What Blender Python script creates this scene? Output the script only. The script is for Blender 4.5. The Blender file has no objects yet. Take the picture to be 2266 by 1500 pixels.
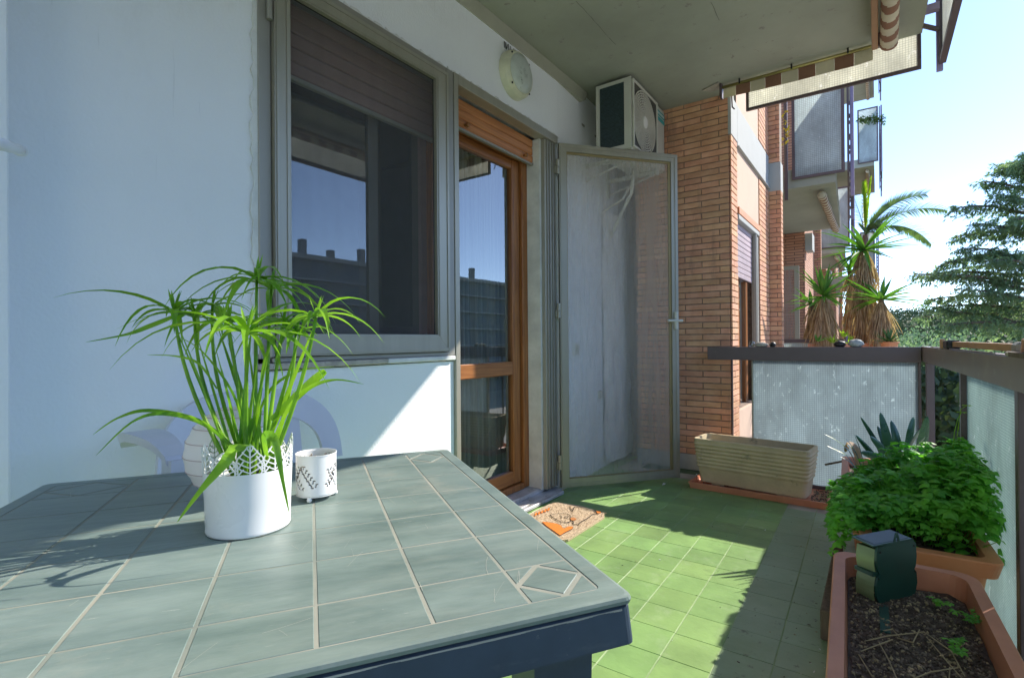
import bpy, math, random
from mathutils import Vector, Matrix, noise
random.seed(7)
R = math.radians
S = bpy.context.scene
COL = S.collection

# ---------------------------------------------------------------- camera, sky, sun, exposure
F_PX, YAW, PITCH, ROLL, EYE = 1139.0, R(35.44), R(0.16), R(-0.46), 1.0
fw = Vector((-math.sin(YAW), math.cos(YAW), 0)); rt = Vector((math.cos(YAW), math.sin(YAW), 0)); up = Vector((0, 0, 1))
FWD = math.cos(PITCH) * fw + math.sin(PITCH) * up
U0 = -math.sin(PITCH) * fw + math.cos(PITCH) * up
RGT = math.cos(ROLL) * rt + math.sin(ROLL) * U0
UPV = -math.sin(ROLL) * rt + math.cos(ROLL) * U0
CAM = Vector((0, 0, EYE))
cd = bpy.data.cameras.new('camera'); cam = bpy.data.objects.new('camera', cd); COL.objects.link(cam)
cd.sensor_width = 36.0; cd.lens = 36.0 * F_PX / 2266.0; cd.clip_start = 0.02; cd.clip_end = 3000
M = Matrix.Identity(4)
for i in range(3):
    M[i][0], M[i][1], M[i][2], M[i][3] = RGT[i], UPV[i], -FWD[i], CAM[i]
cam.matrix_world = M
S.camera = cam

SUN_EL, SUN_AZ = R(35.2), R(29.5)          # azimuth from +Y towards +X
w = bpy.data.worlds.new("World"); S.world = w; w.use_nodes = True
nt = w.node_tree; nt.nodes.clear()
sky = nt.nodes.new('ShaderNodeTexSky'); sky.sky_type = 'NISHITA'; sky.sun_disc = False
sky.sun_elevation = SUN_EL; sky.sun_rotation = SUN_AZ
sky.air_density = 0.55; sky.dust_density = 0.1; sky.ozone_density = 2.0; sky.altitude = 50
bg = nt.nodes.new('ShaderNodeBackground'); bg.inputs[1].default_value = 0.13
out = nt.nodes.new('ShaderNodeOutputWorld')
nt.links.new(sky.outputs[0], bg.inputs[0]); nt.links.new(bg.outputs[0], out.inputs[0])
sd = bpy.data.lights.new('sun', 'SUN'); sd.energy = 2.5; sd.angle = R(0.55); sd.color = (1.0, 0.93, 0.82)
sun = bpy.data.objects.new('sun', sd); COL.objects.link(sun)
sdir = Vector((math.sin(SUN_AZ) * math.cos(SUN_EL), math.cos(SUN_AZ) * math.cos(SUN_EL), math.sin(SUN_EL)))
sun.rotation_euler = sdir.to_track_quat('Z', 'Y').to_euler()
S.view_settings.view_transform = 'Standard'; S.view_settings.look = 'None'
S.view_settings.exposure = 1.72; S.view_settings.gamma = 1.0; S.view_settings.use_curve_mapping = False
S.render.engine = 'CYCLES'
S.cycles.max_bounces = 10; S.cycles.diffuse_bounces = 5; S.cycles.transparent_max_bounces = 24
S.cycles.caustics_reflective = False; S.cycles.caustics_refractive = False
S.cycles.sample_clamp_indirect = 4.0

# ---------------------------------------------------------------- measuring helpers (photo survey -> metres)
def ray(x, y): return FWD + RGT * ((x - 1133) / F_PX) - UPV * ((y - 750) / F_PX)
def onz(x, y, z): r = ray(x, y); return CAM + r * ((z - EYE) / r.z)
def onx(x, y, v): r = ray(x, y); return CAM + r * (v / r.x)
def ony(x, y, v): r = ray(x, y); return CAM + r * (v / r.y)
def at(x, y, d): return CAM + ray(x, y) * d

# ---------------------------------------------------------------- materials
def mat(name, c, rough=0.6, metal=0.0, var=0.12, nscale=6.0, bump=0.0, bscale=60.0, stretch=(1, 1, 1), c2=None, spots=None, objrand=0.0,
        spec=0.5, transl=0.0, coord='Object', detail=5.0, rot=0.0, grime=None):
    m = bpy.data.materials.new(name); m.use_nodes = True
    n = m.node_tree.nodes; l = m.node_tree.links; p = n['Principled BSDF']
    p.inputs['Roughness'].default_value = rough; p.inputs['Metallic'].default_value = metal
    p.inputs['Specular IOR Level'].default_value = spec
    if coord == 'World':
        tc = n.new('ShaderNodeNewGeometry'); src = tc.outputs['Position']
    else:
        tc = n.new('ShaderNodeTexCoord'); src = tc.outputs['Object']
    if rot:
        vr = n.new('ShaderNodeVectorRotate'); vr.rotation_type = 'Z_AXIS'; vr.inputs['Angle'].default_value = rot; l.new(src, vr.inputs['Vector']); src = vr.outputs[0]
    mp = n.new('ShaderNodeMapping'); mp.inputs['Scale'].default_value = stretch; l.new(src, mp.inputs[0])
    nz = n.new('ShaderNodeTexNoise'); nz.inputs['Scale'].default_value = nscale; nz.inputs['Detail'].default_value = detail
    nz.inputs['Roughness'].default_value = 0.6
    l.new(mp.outputs[0], nz.inputs['Vector'])
    mx = n.new('ShaderNodeMix'); mx.data_type = 'RGBA'
    a = c2 if c2 else tuple(v * (1 - var) for v in c); b = c if c2 else tuple(min(1, v * (1 + var)) for v in c)
    mx.inputs[6].default_value = (*a, 1); mx.inputs[7].default_value = (*b, 1)
    cr = n.new('ShaderNodeMapRange'); cr.inputs['From Min'].default_value = 0.33; cr.inputs['From Max'].default_value = 0.67
    l.new(nz.outputs['Fac'], cr.inputs[0]); l.new(cr.outputs[0], mx.inputs[0])
    colo = mx.outputs[2]
    if spots:      # (colour, scale, threshold, softness, stretch)
        sc, ss, th, so = spots[:4]
        mp2 = n.new('ShaderNodeMapping'); mp2.inputs['Scale'].default_value = spots[4] if len(spots) > 4 else (1, 1, 1); l.new(src, mp2.inputs[0])
        n2 = n.new('ShaderNodeTexNoise'); n2.inputs['Scale'].default_value = ss; n2.inputs['Detail'].default_value = 7; n2.inputs['Roughness'].default_value = 0.7
        l.new(mp2.outputs[0], n2.inputs['Vector'])
        c2r = n.new('ShaderNodeMapRange'); c2r.inputs['From Min'].default_value = th; c2r.inputs['From Max'].default_value = th + so
        l.new(n2.outputs['Fac'], c2r.inputs[0])
        m2 = n.new('ShaderNodeMix'); m2.data_type = 'RGBA'; m2.inputs[7].default_value = (*sc, 1)
        l.new(c2r.outputs[0], m2.inputs[0]); l.new(colo, m2.inputs[6]); colo = m2.outputs[2]
    for (sc, ss, th, so, st, amt) in (grime or []):
        mp3 = n.new('ShaderNodeMapping'); mp3.inputs['Scale'].default_value = st; mp3.inputs['Location'].default_value = (ss * .37, th, 1.7); l.new(src, mp3.inputs[0])
        n5 = n.new('ShaderNodeTexNoise'); n5.inputs['Scale'].default_value = ss; n5.inputs['Detail'].default_value = 9; n5.inputs['Roughness'].default_value = 0.72; l.new(mp3.outputs[0], n5.inputs['Vector'])
        r5 = n.new('ShaderNodeMapRange'); r5.inputs['From Min'].default_value = th; r5.inputs['From Max'].default_value = th + so; r5.inputs['To Max'].default_value = amt; l.new(n5.outputs['Fac'], r5.inputs[0])
        m5 = n.new('ShaderNodeMix'); m5.data_type = 'RGBA'; m5.inputs[7].default_value = (*sc, 1); l.new(r5.outputs[0], m5.inputs[0]); l.new(colo, m5.inputs[6]); colo = m5.outputs[2]
    if objrand:
        oi = n.new('ShaderNodeObjectInfo'); hs = n.new('ShaderNodeHueSaturation')
        mr = n.new('ShaderNodeMapRange'); mr.inputs['To Min'].default_value = 1 - objrand; mr.inputs['To Max'].default_value = 1 + objrand
        l.new(oi.outputs['Random'], mr.inputs[0]); l.new(mr.outputs[0], hs.inputs['Value'])
        mr2 = n.new('ShaderNodeMapRange'); mr2.inputs['To Min'].default_value = 0.5 - objrand * 0.06; mr2.inputs['To Max'].default_value = 0.5 + objrand * 0.06
        ml = n.new('ShaderNodeMath'); ml.operation = 'FRACT'; mm = n.new('ShaderNodeMath'); mm.operation = 'MULTIPLY'; mm.inputs[1].default_value = 7.31
        l.new(oi.outputs['Random'], mm.inputs[0]); l.new(mm.outputs[0], ml.inputs[0]); l.new(ml.outputs[0], mr2.inputs[0]); l.new(mr2.outputs[0], hs.inputs['Hue'])
        l.new(colo, hs.inputs['Color']); colo = hs.outputs[0]
    l.new(colo, p.inputs['Base Color'])
    rr = n.new('ShaderNodeMapRange'); rr.inputs['To Min'].default_value = max(0.02, rough - 0.1); rr.inputs['To Max'].default_value = min(1, rough + 0.1)
    l.new(nz.outputs['Fac'], rr.inputs[0]); l.new(rr.outputs[0], p.inputs['Roughness'])
    if bump:
        n3 = n.new('ShaderNodeTexNoise'); n3.inputs['Scale'].default_value = bscale; n3.inputs['Detail'].default_value = 4
        l.new(mp.outputs[0], n3.inputs['Vector'])
        bp = n.new('ShaderNodeBump'); bp.inputs['Strength'].default_value = min(1, bump); bp.inputs['Distance'].default_value = 0.004
        l.new(n3.outputs['Fac'], bp.inputs['Height']); l.new(bp.outputs[0], p.inputs['Normal'])
    if transl:
        o = n['Material Output']; ts = n.new('ShaderNodeBsdfTranslucent'); ms = n.new('ShaderNodeMixShader'); ms.inputs[0].default_value = transl
        g = n.new('ShaderNodeMix'); g.data_type = 'RGBA'; g.blend_type = 'MULTIPLY'; g.inputs[0].default_value = 1.0; g.inputs[7].default_value = (1.25, 1.3, 0.6, 1)
        l.new(colo, g.inputs[6]); l.new(g.outputs[2], ts.inputs['Color'])
        l.new(p.outputs[0], ms.inputs[1]); l.new(ts.outputs[0], ms.inputs[2]); l.new(ms.outputs[0], o.inputs[0])
    return m

def mat_glass(name, tint=(0.75, 0.8, 0.8), ior=.1, rough=0.0):
    m = bpy.data.materials.new(name); m.use_nodes = True; n = m.node_tree.nodes; l = m.node_tree.links; n.remove(n['Principled BSDF'])
    o = n['Material Output']; t = n.new('ShaderNodeBsdfTransparent'); t.inputs[0].default_value = (*tint, 1)
    g = n.new('ShaderNodeBsdfGlossy'); g.inputs['Roughness'].default_value = rough; g.inputs['Color'].default_value = (0.95, 0.98, 1, 1)
    lw = n.new('ShaderNodeLayerWeight'); lw.inputs['Blend'].default_value = 0.5; pw = n.new('ShaderNodeMath'); pw.operation = 'POWER'; pw.inputs[1].default_value = 5; l.new(lw.outputs['Facing'], pw.inputs[0])
    f = n.new('ShaderNodeMapRange'); f.inputs['To Min'].default_value = ior; f.inputs['To Max'].default_value = 1.0; l.new(pw.outputs[0], f.inputs['Value'])
    nz = n.new('ShaderNodeTexNoise'); nz.inputs['Scale'].default_value = 1.2; bp = n.new('ShaderNodeBump'); bp.inputs['Strength'].default_value = 0.03; bp.inputs['Distance'].default_value = 0.02
    l.new(nz.outputs['Fac'], bp.inputs['Height']); l.new(bp.outputs[0], g.inputs['Normal'])
    ms = n.new('ShaderNodeMixShader'); l.new(f.outputs[0], ms.inputs[0]); l.new(t.outputs[0], ms.inputs[1]); l.new(g.outputs[0], ms.inputs[2]); l.new(ms.outputs[0], o.inputs[0])
    return m

def mat_wired(name, c=(0.62, 0.72, 0.72), pitch=0.0125, thru=0.12, ripple=0.0, transl=0.72):
    """cast wired glass: lets light through diffusely, a square wire grid inside"""
    m = bpy.data.materials.new(name); m.use_nodes = True; n = m.node_tree.nodes; l = m.node_tree.links; p = n['Principled BSDF']
    o = n['Material Output']; g = n.new('ShaderNodeNewGeometry'); sx = n.new('ShaderNodeSeparateXYZ'); l.new(g.outputs['Position'], sx.inputs[0])
    def grid(sock):
        a = n.new('ShaderNodeMath'); a.operation = 'DIVIDE'; a.inputs[1].default_value = pitch; l.new(sock, a.inputs[0])
        b = n.new('ShaderNodeMath'); b.operation = 'FRACT'; l.new(a.outputs[0], b.inputs[0])
        c_ = n.new('ShaderNodeMath'); c_.operation = 'LESS_THAN'; c_.inputs[1].default_value = 0.16; l.new(b.outputs[0], c_.inputs[0]); return c_.outputs[0]
    ad = n.new('ShaderNodeMath'); ad.operation = 'ADD'; l.new(sx.outputs['X'], ad.inputs[0]); l.new(sx.outputs['Y'], ad.inputs[1])
    mxm = n.new('ShaderNodeMath'); mxm.operation = 'MAXIMUM'; l.new(grid(ad.outputs[0]), mxm.inputs[0]); l.new(grid(sx.outputs['Z']), mxm.inputs[1])
    nz = n.new('ShaderNodeTexNoise'); nz.inputs['Scale'].default_value = 3.4; nz.inputs['Detail'].default_value = 12; nz.inputs['Roughness'].default_value = 0.74
    mp = n.new('ShaderNodeMapping'); mp.inputs['Scale'].default_value = (1, 1, 0.45); l.new(g.outputs['Position'], mp.inputs[0]); l.new(mp.outputs[0], nz.inputs['Vector'])
    mr = n.new('ShaderNodeMapRange'); mr.inputs['From Min'].default_value = 0.3; mr.inputs['From Max'].default_value = 0.72; mr.inputs['To Min'].default_value = 0.55; mr.inputs['To Max'].default_value = 1.25
    l.new(nz.outputs['Fac'], mr.inputs[0])
    vm = n.new('ShaderNodeVectorMath'); vm.operation = 'SCALE'; vm.inputs[0].default_value = c; l.new(mr.outputs[0], vm.inputs['Scale'])
    mx = n.new('ShaderNodeMix'); mx.data_type = 'RGBA'; mx.inputs[7].default_value = (c[0] * .55, c[1] * .55, c[2] * .55, 1)
    l.new(mxm.outputs[0], mx.inputs[0]); l.new(vm.outputs[0], mx.inputs[6])
    n6 = n.new('ShaderNodeTexNoise'); n6.inputs['Scale'].default_value = 42; n6.inputs['Detail'].default_value = 5; n6.inputs['Roughness'].default_value = 0.6  # bright specks: sparkle put into the glass colour
    mp6 = n.new('ShaderNodeMapping'); mp6.inputs['Scale'].default_value = (1, 1, 0.55); l.new(g.outputs['Position'], mp6.inputs[0]); l.new(mp6.outputs[0], n6.inputs['Vector'])
    r6 = n.new('ShaderNodeMapRange'); r6.inputs['From Min'].default_value = 0.63; r6.inputs['From Max'].default_value = 0.72; r6.inputs['To Max'].default_value = 0.8; l.new(n6.outputs['Fac'], r6.inputs[0])
    m6 = n.new('ShaderNodeMix'); m6.data_type = 'RGBA'; m6.inputs[7].default_value = (min(.95, c[0] * 1.9), min(.95, c[1] * 1.8), min(.95, c[2] * 1.8), 1); l.new(r6.outputs[0], m6.inputs[0]); l.new(mx.outputs[2], m6.inputs[6]); mx = m6
    l.new(mx.outputs[2], p.inputs['Base Color']); p.inputs['Roughness'].default_value = 0.25; p.inputs['Specular IOR Level'].default_value = 0.6
    n4 = n.new('ShaderNodeTexNoise'); n4.inputs['Scale'].default_value = 260; l.new(g.outputs['Position'], n4.inputs['Vector'])
    bp = n.new('ShaderNodeBump'); bp.inputs['Strength'].default_value = 0.5; bp.inputs['Distance'].default_value = 0.003; l.new(n4.outputs['Fac'], bp.inputs['Height']); l.new(bp.outputs[0], p.inputs['Normal'])
    ts = n.new('ShaderNodeBsdfTranslucent'); l.new(mx.outputs[2], ts.inputs[0])
    m1 = n.new('ShaderNodeMixShader'); m1.inputs[0].default_value = transl; l.new(p.outputs[0], m1.inputs[1]); l.new(ts.outputs[0], m1.inputs[2])
    tr = n.new('ShaderNodeBsdfTransparent'); m2 = n.new('ShaderNodeMixShader'); m2.inputs[0].default_value = thru
    l.new(m1.outputs[0], m2.inputs[1]); l.new(tr.outputs[0], m2.inputs[2]); l.new(m2.outputs[0], o.inputs[0])
    return m

def mat_mesh(name, c, open_=0.55, transl=0.3, streak=0.15):
    """insect screen gauze: fine threads, seen as a veil"""
    m = bpy.data.materials.new(name); m.use_nodes = True; n = m.node_tree.nodes; l = m.node_tree.links; n.remove(n['Principled BSDF'])
    o = n['Material Output']; d = n.new('ShaderNodeBsdfDiffuse'); ts = n.new('ShaderNodeBsdfTranslucent')
    tc = n.new('ShaderNodeTexCoord'); mp = n.new('ShaderNodeMapping'); mp.inputs['Scale'].default_value = (14, 14, 1.2); nz = n.new('ShaderNodeTexNoise'); nz.inputs['Scale'].default_value = 1.6; nz.inputs['Detail'].default_value = 6
    l.new(tc.outputs['Object'], mp.inputs[0]); l.new(mp.outputs[0], nz.inputs['Vector'])
    w1 = n.new('ShaderNodeTexNoise'); w1.inputs['Scale'].default_value = 420; l.new(tc.outputs['Object'], w1.inputs['Vector'])
    ad = n.new('ShaderNodeMath'); ad.operation = 'ADD'; l.new(nz.outputs['Fac'], ad.inputs[0]); l.new(w1.outputs['Fac'], ad.inputs[1])
    mr = n.new('ShaderNodeMapRange'); mr.inputs['From Min'].default_value = 0.7; mr.inputs['From Max'].default_value = 1.3
    mr.inputs['To Min'].default_value = open_ + streak; mr.inputs['To Max'].default_value = open_ - streak; l.new(ad.outputs[0], mr.inputs[0])
    d.inputs[0].default_value = (*c, 1); ts.inputs[0].default_value = (*c, 1)
    m1 = n.new('ShaderNodeMixShader'); m1.inputs[0].default_value = transl; l.new(d.outputs[0], m1.inputs[1]); l.new(ts.outputs[0], m1.inputs[2])
    t = n.new('ShaderNodeBsdfTransparent'); m2 = n.new('ShaderNodeMixShader'); l.new(mr.outputs[0], m2.inputs[0]); l.new(m1.outputs[0], m2.inputs[1]); l.new(t.outputs[0], m2.inputs[2]); l.new(m2.outputs[0], o.inputs[0])
    return m

K = {}
K['wall'] = mat('white_plaster', (0.83, 0.855, 0.87), 0.75, var=0.025, nscale=1.5, bump=0.45, bscale=110, grime=[((0.60, 0.61, 0.60), 3.0, 0.56, 0.25, (1, 1, .5), .30), ((0.50, 0.50, 0.48), 38, 0.68, 0.06, (1, 1, 1), .35), ((0.55, 0.57, 0.58), 10, 0.64, 0.04, (6, 6, .25), .25)])
K['wall_rough'] = mat('rough_white_plaster', (0.70, 0.71, 0.68), 0.85, var=0.12, nscale=9, bump=0.8, bscale=30)
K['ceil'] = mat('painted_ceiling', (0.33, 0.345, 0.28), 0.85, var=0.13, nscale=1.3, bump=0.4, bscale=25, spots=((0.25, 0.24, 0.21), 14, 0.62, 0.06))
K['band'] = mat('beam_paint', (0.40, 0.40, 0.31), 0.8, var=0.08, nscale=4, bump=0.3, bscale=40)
K['crack'] = mat('dark_crack', (0.17, 0.17, 0.14), 0.9)
K['alu'] = mat('bronze_aluminium', (0.40, 0.38, 0.31), 0.42, metal=0.5, var=0.06, nscale=3, stretch=(8, 8, 0.6), bump=0.0)
K['alu_dark'] = mat('aluminium_groove', (0.16, 0.15, 0.12), 0.5, metal=0.4)
K['alu_post'] = mat('grey_aluminium', (0.34, 0.33, 0.29), 0.5, metal=0.4, var=0.06)
K['marble'] = mat('worn_marble', (0.50, 0.50, 0.52), 0.4, var=0.25, nscale=12, stretch=(1, 0.5, 3), spots=((0.28, 0.27, 0.24), 22, 0.55, 0.08))
K['sill'] = mat('stone_sill', (0.42, 0.39, 0.33), 0.8, var=0.2, nscale=25, bump=0.7, bscale=60, spots=((0.2, 0.18, 0.15), 45, 0.6, 0.05))
K['wood'] = mat('varnished_wood', (0.42, 0.17, 0.05), 0.35, var=0.35, nscale=5, stretch=(14, 14, 0.7), c2=(0.22, 0.075, 0.022))
K['woodh'] = mat('varnished_wood_across', (0.42, 0.17, 0.05), 0.35, nscale=5, stretch=(14, 0.7, 14), c2=(0.24, 0.085, 0.026))
K['shutter'] = mat('shutter_wood', (0.62, 0.26, 0.09), 0.45, nscale=4, stretch=(10, 0.6, 20), c2=(0.42, 0.15, 0.045))
K['slat'] = mat('old_pink_slats', (0.33, 0.22, 0.195), 0.6, nscale=3, stretch=(4, 0.4, 5), c2=(0.28, 0.18, 0.16))
K['lilac'] = mat('faded_lilac_slats', (0.42, 0.33, 0.36), 0.6, var=0.15, nscale=4)
K['glass'] = mat_glass('window_glass', (0.62, 0.66, 0.64), 0.28)
K['glassdoor'] = mat_glass('door_glass', (0.62, 0.66, 0.64), 0.17)
K['meshdark'] = mat_mesh('grey_insect_gauze', (0.19, 0.185, 0.18), 0.62, 0.2, 0.04)
K['meshlight'] = mat_mesh('pale_insect_gauze', (0.66, 0.63, 0.58), 0.64, 0.45, 0.05)  # paler threads than the window gauze
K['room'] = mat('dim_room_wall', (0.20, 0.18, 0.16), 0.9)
K['curtain'] = mat('sheer_curtain', (0.42, 0.44, 0.42), 0.9, transl=0.2, nscale=6, stretch=(12, 12, 0.4), var=0.2)
K['yellowplast'] = mat('yellowed_plastic', (0.62, 0.62, 0.46), 0.4, var=0.1, nscale=12)
K['lampglass'] = mat('frosted_lamp_glass', (0.50, 0.55, 0.50), 0.3, var=0.12, nscale=10, spots=((0.25, 0.28, 0.24), 16, 0.63, 0.04))
K['black'] = mat('black_plastic', (0.015, 0.015, 0.015), 0.5)
K['rust'] = mat('rust_stain', (0.20, 0.10, 0.06), 0.9, var=0.4, nscale=30)
K['acwhite'] = mat('aged_white_metal', (0.56, 0.56, 0.49), 0.4, var=0.06, nscale=5)
K['coil'] = mat('dark_coil', (0.035, 0.06, 0.065), 0.5, var=0.3, nscale=50)
K['grille'] = mat('fan_grille', (0.55, 0.54, 0.46), 0.45)
K['teal'] = mat('teal_sticker', (0.02, 0.35, 0.36), 0.4)
K['pipe'] = mat('pipe_lagging', (0.62, 0.60, 0.50), 0.7, var=0.15, nscale=14, bump=0.6, bscale=40)
K['sheet'] = mat('crumpled_plastic_sheet', (0.78, 0.77, 0.74), 0.4, var=0.04, nscale=5, bump=0.4, bscale=14)
K['plastw'] = mat('white_plastic', (0.74, 0.73, 0.68), 0.4, var=0.03)
K['chair'] = mat('white_chair_plastic', (0.60, 0.62, 0.68), 0.38, var=0.04, nscale=5)
K['mortar'] = mat('dark_mortar', (0.25, 0.19, 0.15), 0.95, var=0.3, nscale=30)
K['brick'] = mat('thin_clay_brick', (0.68, 0.39, 0.24), 0.85, nscale=9, c2=(0.56, 0.28, 0.155), objrand=0.14, bump=0.7, bscale=140, coord='World', stretch=(1, 1, 1.6),
                 spots=((0.26, 0.15, 0.10), 2.6, 0.55, 0.22, (2.2, 2.2, 0.55)))
K['brickfar'] = None
K['skirt'] = mat('grey_skirting', (0.42, 0.41, 0.37), 0.8, var=0.12, nscale=8)
K['conc'] = mat('blue_grey_concrete', (0.40, 0.42, 0.41), 0.85, var=0.06, nscale=3, bump=0.2)
K['stucco'] = mat('salmon_stucco', (0.62, 0.45, 0.34), 0.9, var=0.05, nscale=4, bump=0.4, bscale=120)
K['grout'] = mat('pale_grout', (0.38, 0.48, 0.27), 0.95, nscale=7, c2=(0.20, 0.30, 0.13), coord='World')
K['jointdark'] = mat('dark_green_joint', (0.10, 0.15, 0.07), 0.9)
K['tile'] = mat('green_floor_tile', (0.25, 0.41, 0.135), 0.45, nscale=5, c2=(0.19, 0.31, 0.11), grime=[((0.42, 0.50, 0.34), 5, 0.55, 0.25, (1.4, 1, 1), .45), ((0.12, 0.17, 0.08), 9, 0.58, 0.15, (1, 1, 1), .5), ((0.60, 0.63, 0.52), 70, 0.70, 0.03, (1, 1, 1), .8), ((0.07, 0.08, 0.05), 90, 0.72, 0.02, (1, 1, 1), .8)], objrand=0.11, coord='World', stretch=(1, 1, 1), bump=0.35, bscale=30,
                spots=((0.40, 0.47, 0.33), 9, 0.665, 0.08, (1.0, 2.2, 1)))
K['tilebeige'] = mat('unpainted_tile', (0.42, 0.38, 0.29), 0.8, var=0.2, nscale=12, objrand=0.06, coord='World', spots=((0.2, 0.17, 0.12), 30, 0.62, 0.05))
K['tilegrey'] = mat('glare_greyed_tile', (0.30, 0.40, 0.25), 0.38, nscale=4, c2=(0.21, 0.31, 0.17), objrand=0.07, coord='World', spots=((0.09, 0.10, 0.07), 22, 0.60, 0.10), bump=0.3, bscale=30)  # greyer green for the rail side: glare of the glass put into the colour
K['table'] = mat('green_table_plastic', (0.225, 0.285, 0.26), 0.40, nscale=4.5, c2=(0.125, 0.175, 0.16), bump=0.18, bscale=26, stretch=(1.0, 3.2, 1), coord='World', detail=11, rot=R(-55.2),
                 grime=[((0.36, 0.38, 0.33), 6, 0.50, 0.35, (.8, 3.0, 1), .40), ((0.36, 0.35, 0.29), 3.0, 0.57, 0.14, (1, 1, 1), .55), ((0.50, 0.50, 0.46), 30, 0.665, 0.05, (.5, 5, 1), .7), ((0.09, 0.13, 0.12), 4, 0.56, 0.22, (1, 1.3, 1), .35), ((0.55, 0.55, 0.50), 60, 0.72, 0.03, (1, 1, 1), .8)])
K['tgroove'] = mat('worn_table_groove', (0.36, 0.345, 0.285), 0.8, var=0.2, nscale=6, coord='World', c2=(0.20, 0.225, 0.195))
K['apron'] = mat('navy_table_apron', (0.05, 0.075, 0.11), 0.45, var=0.2, nscale=7, spots=((0.22, 0.24, 0.24), 40, 0.66, 0.05), grime=[((0.20, 0.22, 0.23), 6, 0.58, 0.2, (1, 1, 3), .4), ((0.30, 0.31, 0.30), 24, 0.66, 0.04, (3, 3, .6), .5)])
K['potw'] = mat('white_enamel', (0.80, 0.81, 0.80), 0.30, var=0.02, grime=[((0.55, 0.53, 0.47), 14, 0.60, 0.2, (1, 1, .6), .35), ((0.45, 0.42, 0.36), 60, 0.68, 0.05, (1, 1, 1), .4)])
K['stones'] = mat('grey_pebbles', (0.33, 0.30, 0.26), 0.7, var=0.5, nscale=60)
K['ball'] = mat('white_ribbed_ceramic', (0.82, 0.78, 0.76), 0.5, var=0.04)
K['balll'] = mat('pink_line', (0.45, 0.34, 0.34), 0.6)
K['papy'] = mat('papyrus_green', (0.32, 0.56, 0.04), 0.35, nscale=12, c2=(0.10, 0.29, 0.025), transl=0.4, spec=0.5)
K['papyold'] = mat('yellowing_leaf', (0.42, 0.40, 0.10), 0.5, transl=0.3)
K['soil'] = mat('dark_potting_soil', (0.10, 0.072, 0.058), 0.95, var=0.5, nscale=60, bump=1.0, bscale=120)
K['pebble'] = mat('soil_crumb', (0.32, 0.25, 0.19), 0.8, nscale=60, coord='World', c2=(0.07, 0.05, 0.04))
K['straw'] = mat('dry_straw', (0.40, 0.31, 0.18), 0.7, var=0.2, nscale=20)
K['beige'] = mat('beige_planter_concrete', (0.68, 0.56, 0.35), 0.85, nscale=7, c2=(0.54, 0.44, 0.27), bump=0.6, bscale=70, spots=((0.30, 0.25, 0.17), 10, 0.6, 0.1))
K['terra'] = mat('terracotta_plastic', (0.72, 0.30, 0.18), 0.5, nscale=6, c2=(0.60, 0.23, 0.13), spots=((0.58, 0.32, 0.24), 9, 0.62, 0.1))
K['terra2'] = mat('orange_terracotta', (0.74, 0.32, 0.15), 0.55, nscale=6, c2=(0.62, 0.24, 0.10), grime=[((0.75, 0.55, 0.42), 12, 0.62, 0.1, (1, 1, .5), .4)])
K['rail'] = mat('brown_painted_steel', (0.105, 0.075, 0.078), 0.4, var=0.12, nscale=6, spots=((0.19, 0.14, 0.12), 30, 0.66, 0.06))
K['rail2'] = mat('reflection_paled_steel', (0.24, 0.195, 0.175), 0.42, var=0.15, nscale=7, spots=((0.30, 0.27, 0.24), 14, 0.58, 0.12))  # paler than the end rail: reflection put into the colour
K['wired'] = mat_wired('wired_glass', (0.42, 0.51, 0.55))
K['wiredw'] = mat_wired('wired_glass_sunlit', (0.80, 0.80, 0.70), 0.014, thru=0.08, transl=0.8)  # warm sunlit brightness put into the glass colour
K['wiredg'] = mat_wired('rippled_glass', (0.48, 0.60, 0.56), 0.009, thru=0.10, transl=0.72)
K['frost'] = mat_wired('frosted_glass_far', (0.74, 0.82, 0.82), 0.02, thru=0.06, transl=0.6)
K['navybar'] = mat('lilac_steel', (0.30, 0.24, 0.36), 0.5)
K['cream'] = mat('cream_awning', (0.62, 0.56, 0.42), 0.85, transl=0.15)
K['brown'] = mat('brown_awning', (0.27, 0.14, 0.085), 0.85, transl=0.1)
K['brass'] = mat('brass_rod', (0.42, 0.36, 0.13), 0.35, metal=0.7)
K['brownbar'] = mat('brown_awning_bar', (0.34, 0.19, 0.10), 0.5)
K['lampgreen'] = mat('dark_green_plastic', (0.016, 0.07, 0.055), 0.45, var=0.1, spots=((0.12, 0.2, 0.18), 22, 0.70, 0.06))
K['lens'] = mat('olive_lens', (0.21, 0.27, 0.14), 0.15, var=0.25, nscale=4, stretch=(1, 1, 3))
K['solar'] = mat('solar_cell', (0.13, 0.17, 0.21), 0.5, spec=.25)
K['clivia'] = mat('strap_leaf', (0.035, 0.11, 0.035), 0.28, nscale=10, c2=(0.02, 0.075, 0.04), transl=0.12)
K['oxalis'] = mat('clover_leaf', (0.22, 0.58, 0.07), 0.5, var=0.4, nscale=14, c2=(0.07, 0.32, 0.05), transl=0.45)
K['cedar'] = mat('cedar_needles', (0.30, 0.42, 0.29), 0.6, nscale=1.2, c2=(0.15, 0.24, 0.18), transl=0.55, coord='World')
K['conif'] = mat('dark_evergreen', (0.085, 0.135, 0.05), 0.6, nscale=0.5, c2=(0.04, 0.08, 0.032), transl=0.3, coord='World')
K['forest'] = mat('forest_foliage', (0.085, 0.125, 0.045), 0.8, nscale=0.12, c2=(0.045, 0.078, 0.03), coord='World', transl=0.15)
K['bark'] = mat('brown_bark', (0.16, 0.12, 0.09), 0.9, var=0.3, nscale=10, stretch=(6, 6, 1), bump=0.6)
K['palm'] = mat('palm_frond', (0.17, 0.27, 0.09), 0.45, nscale=6, c2=(0.05, 0.11, 0.05), transl=0.35)
K['palmy'] = mat('young_palm_frond', (0.30, 0.46, 0.04), 0.45, transl=0.5)
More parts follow.
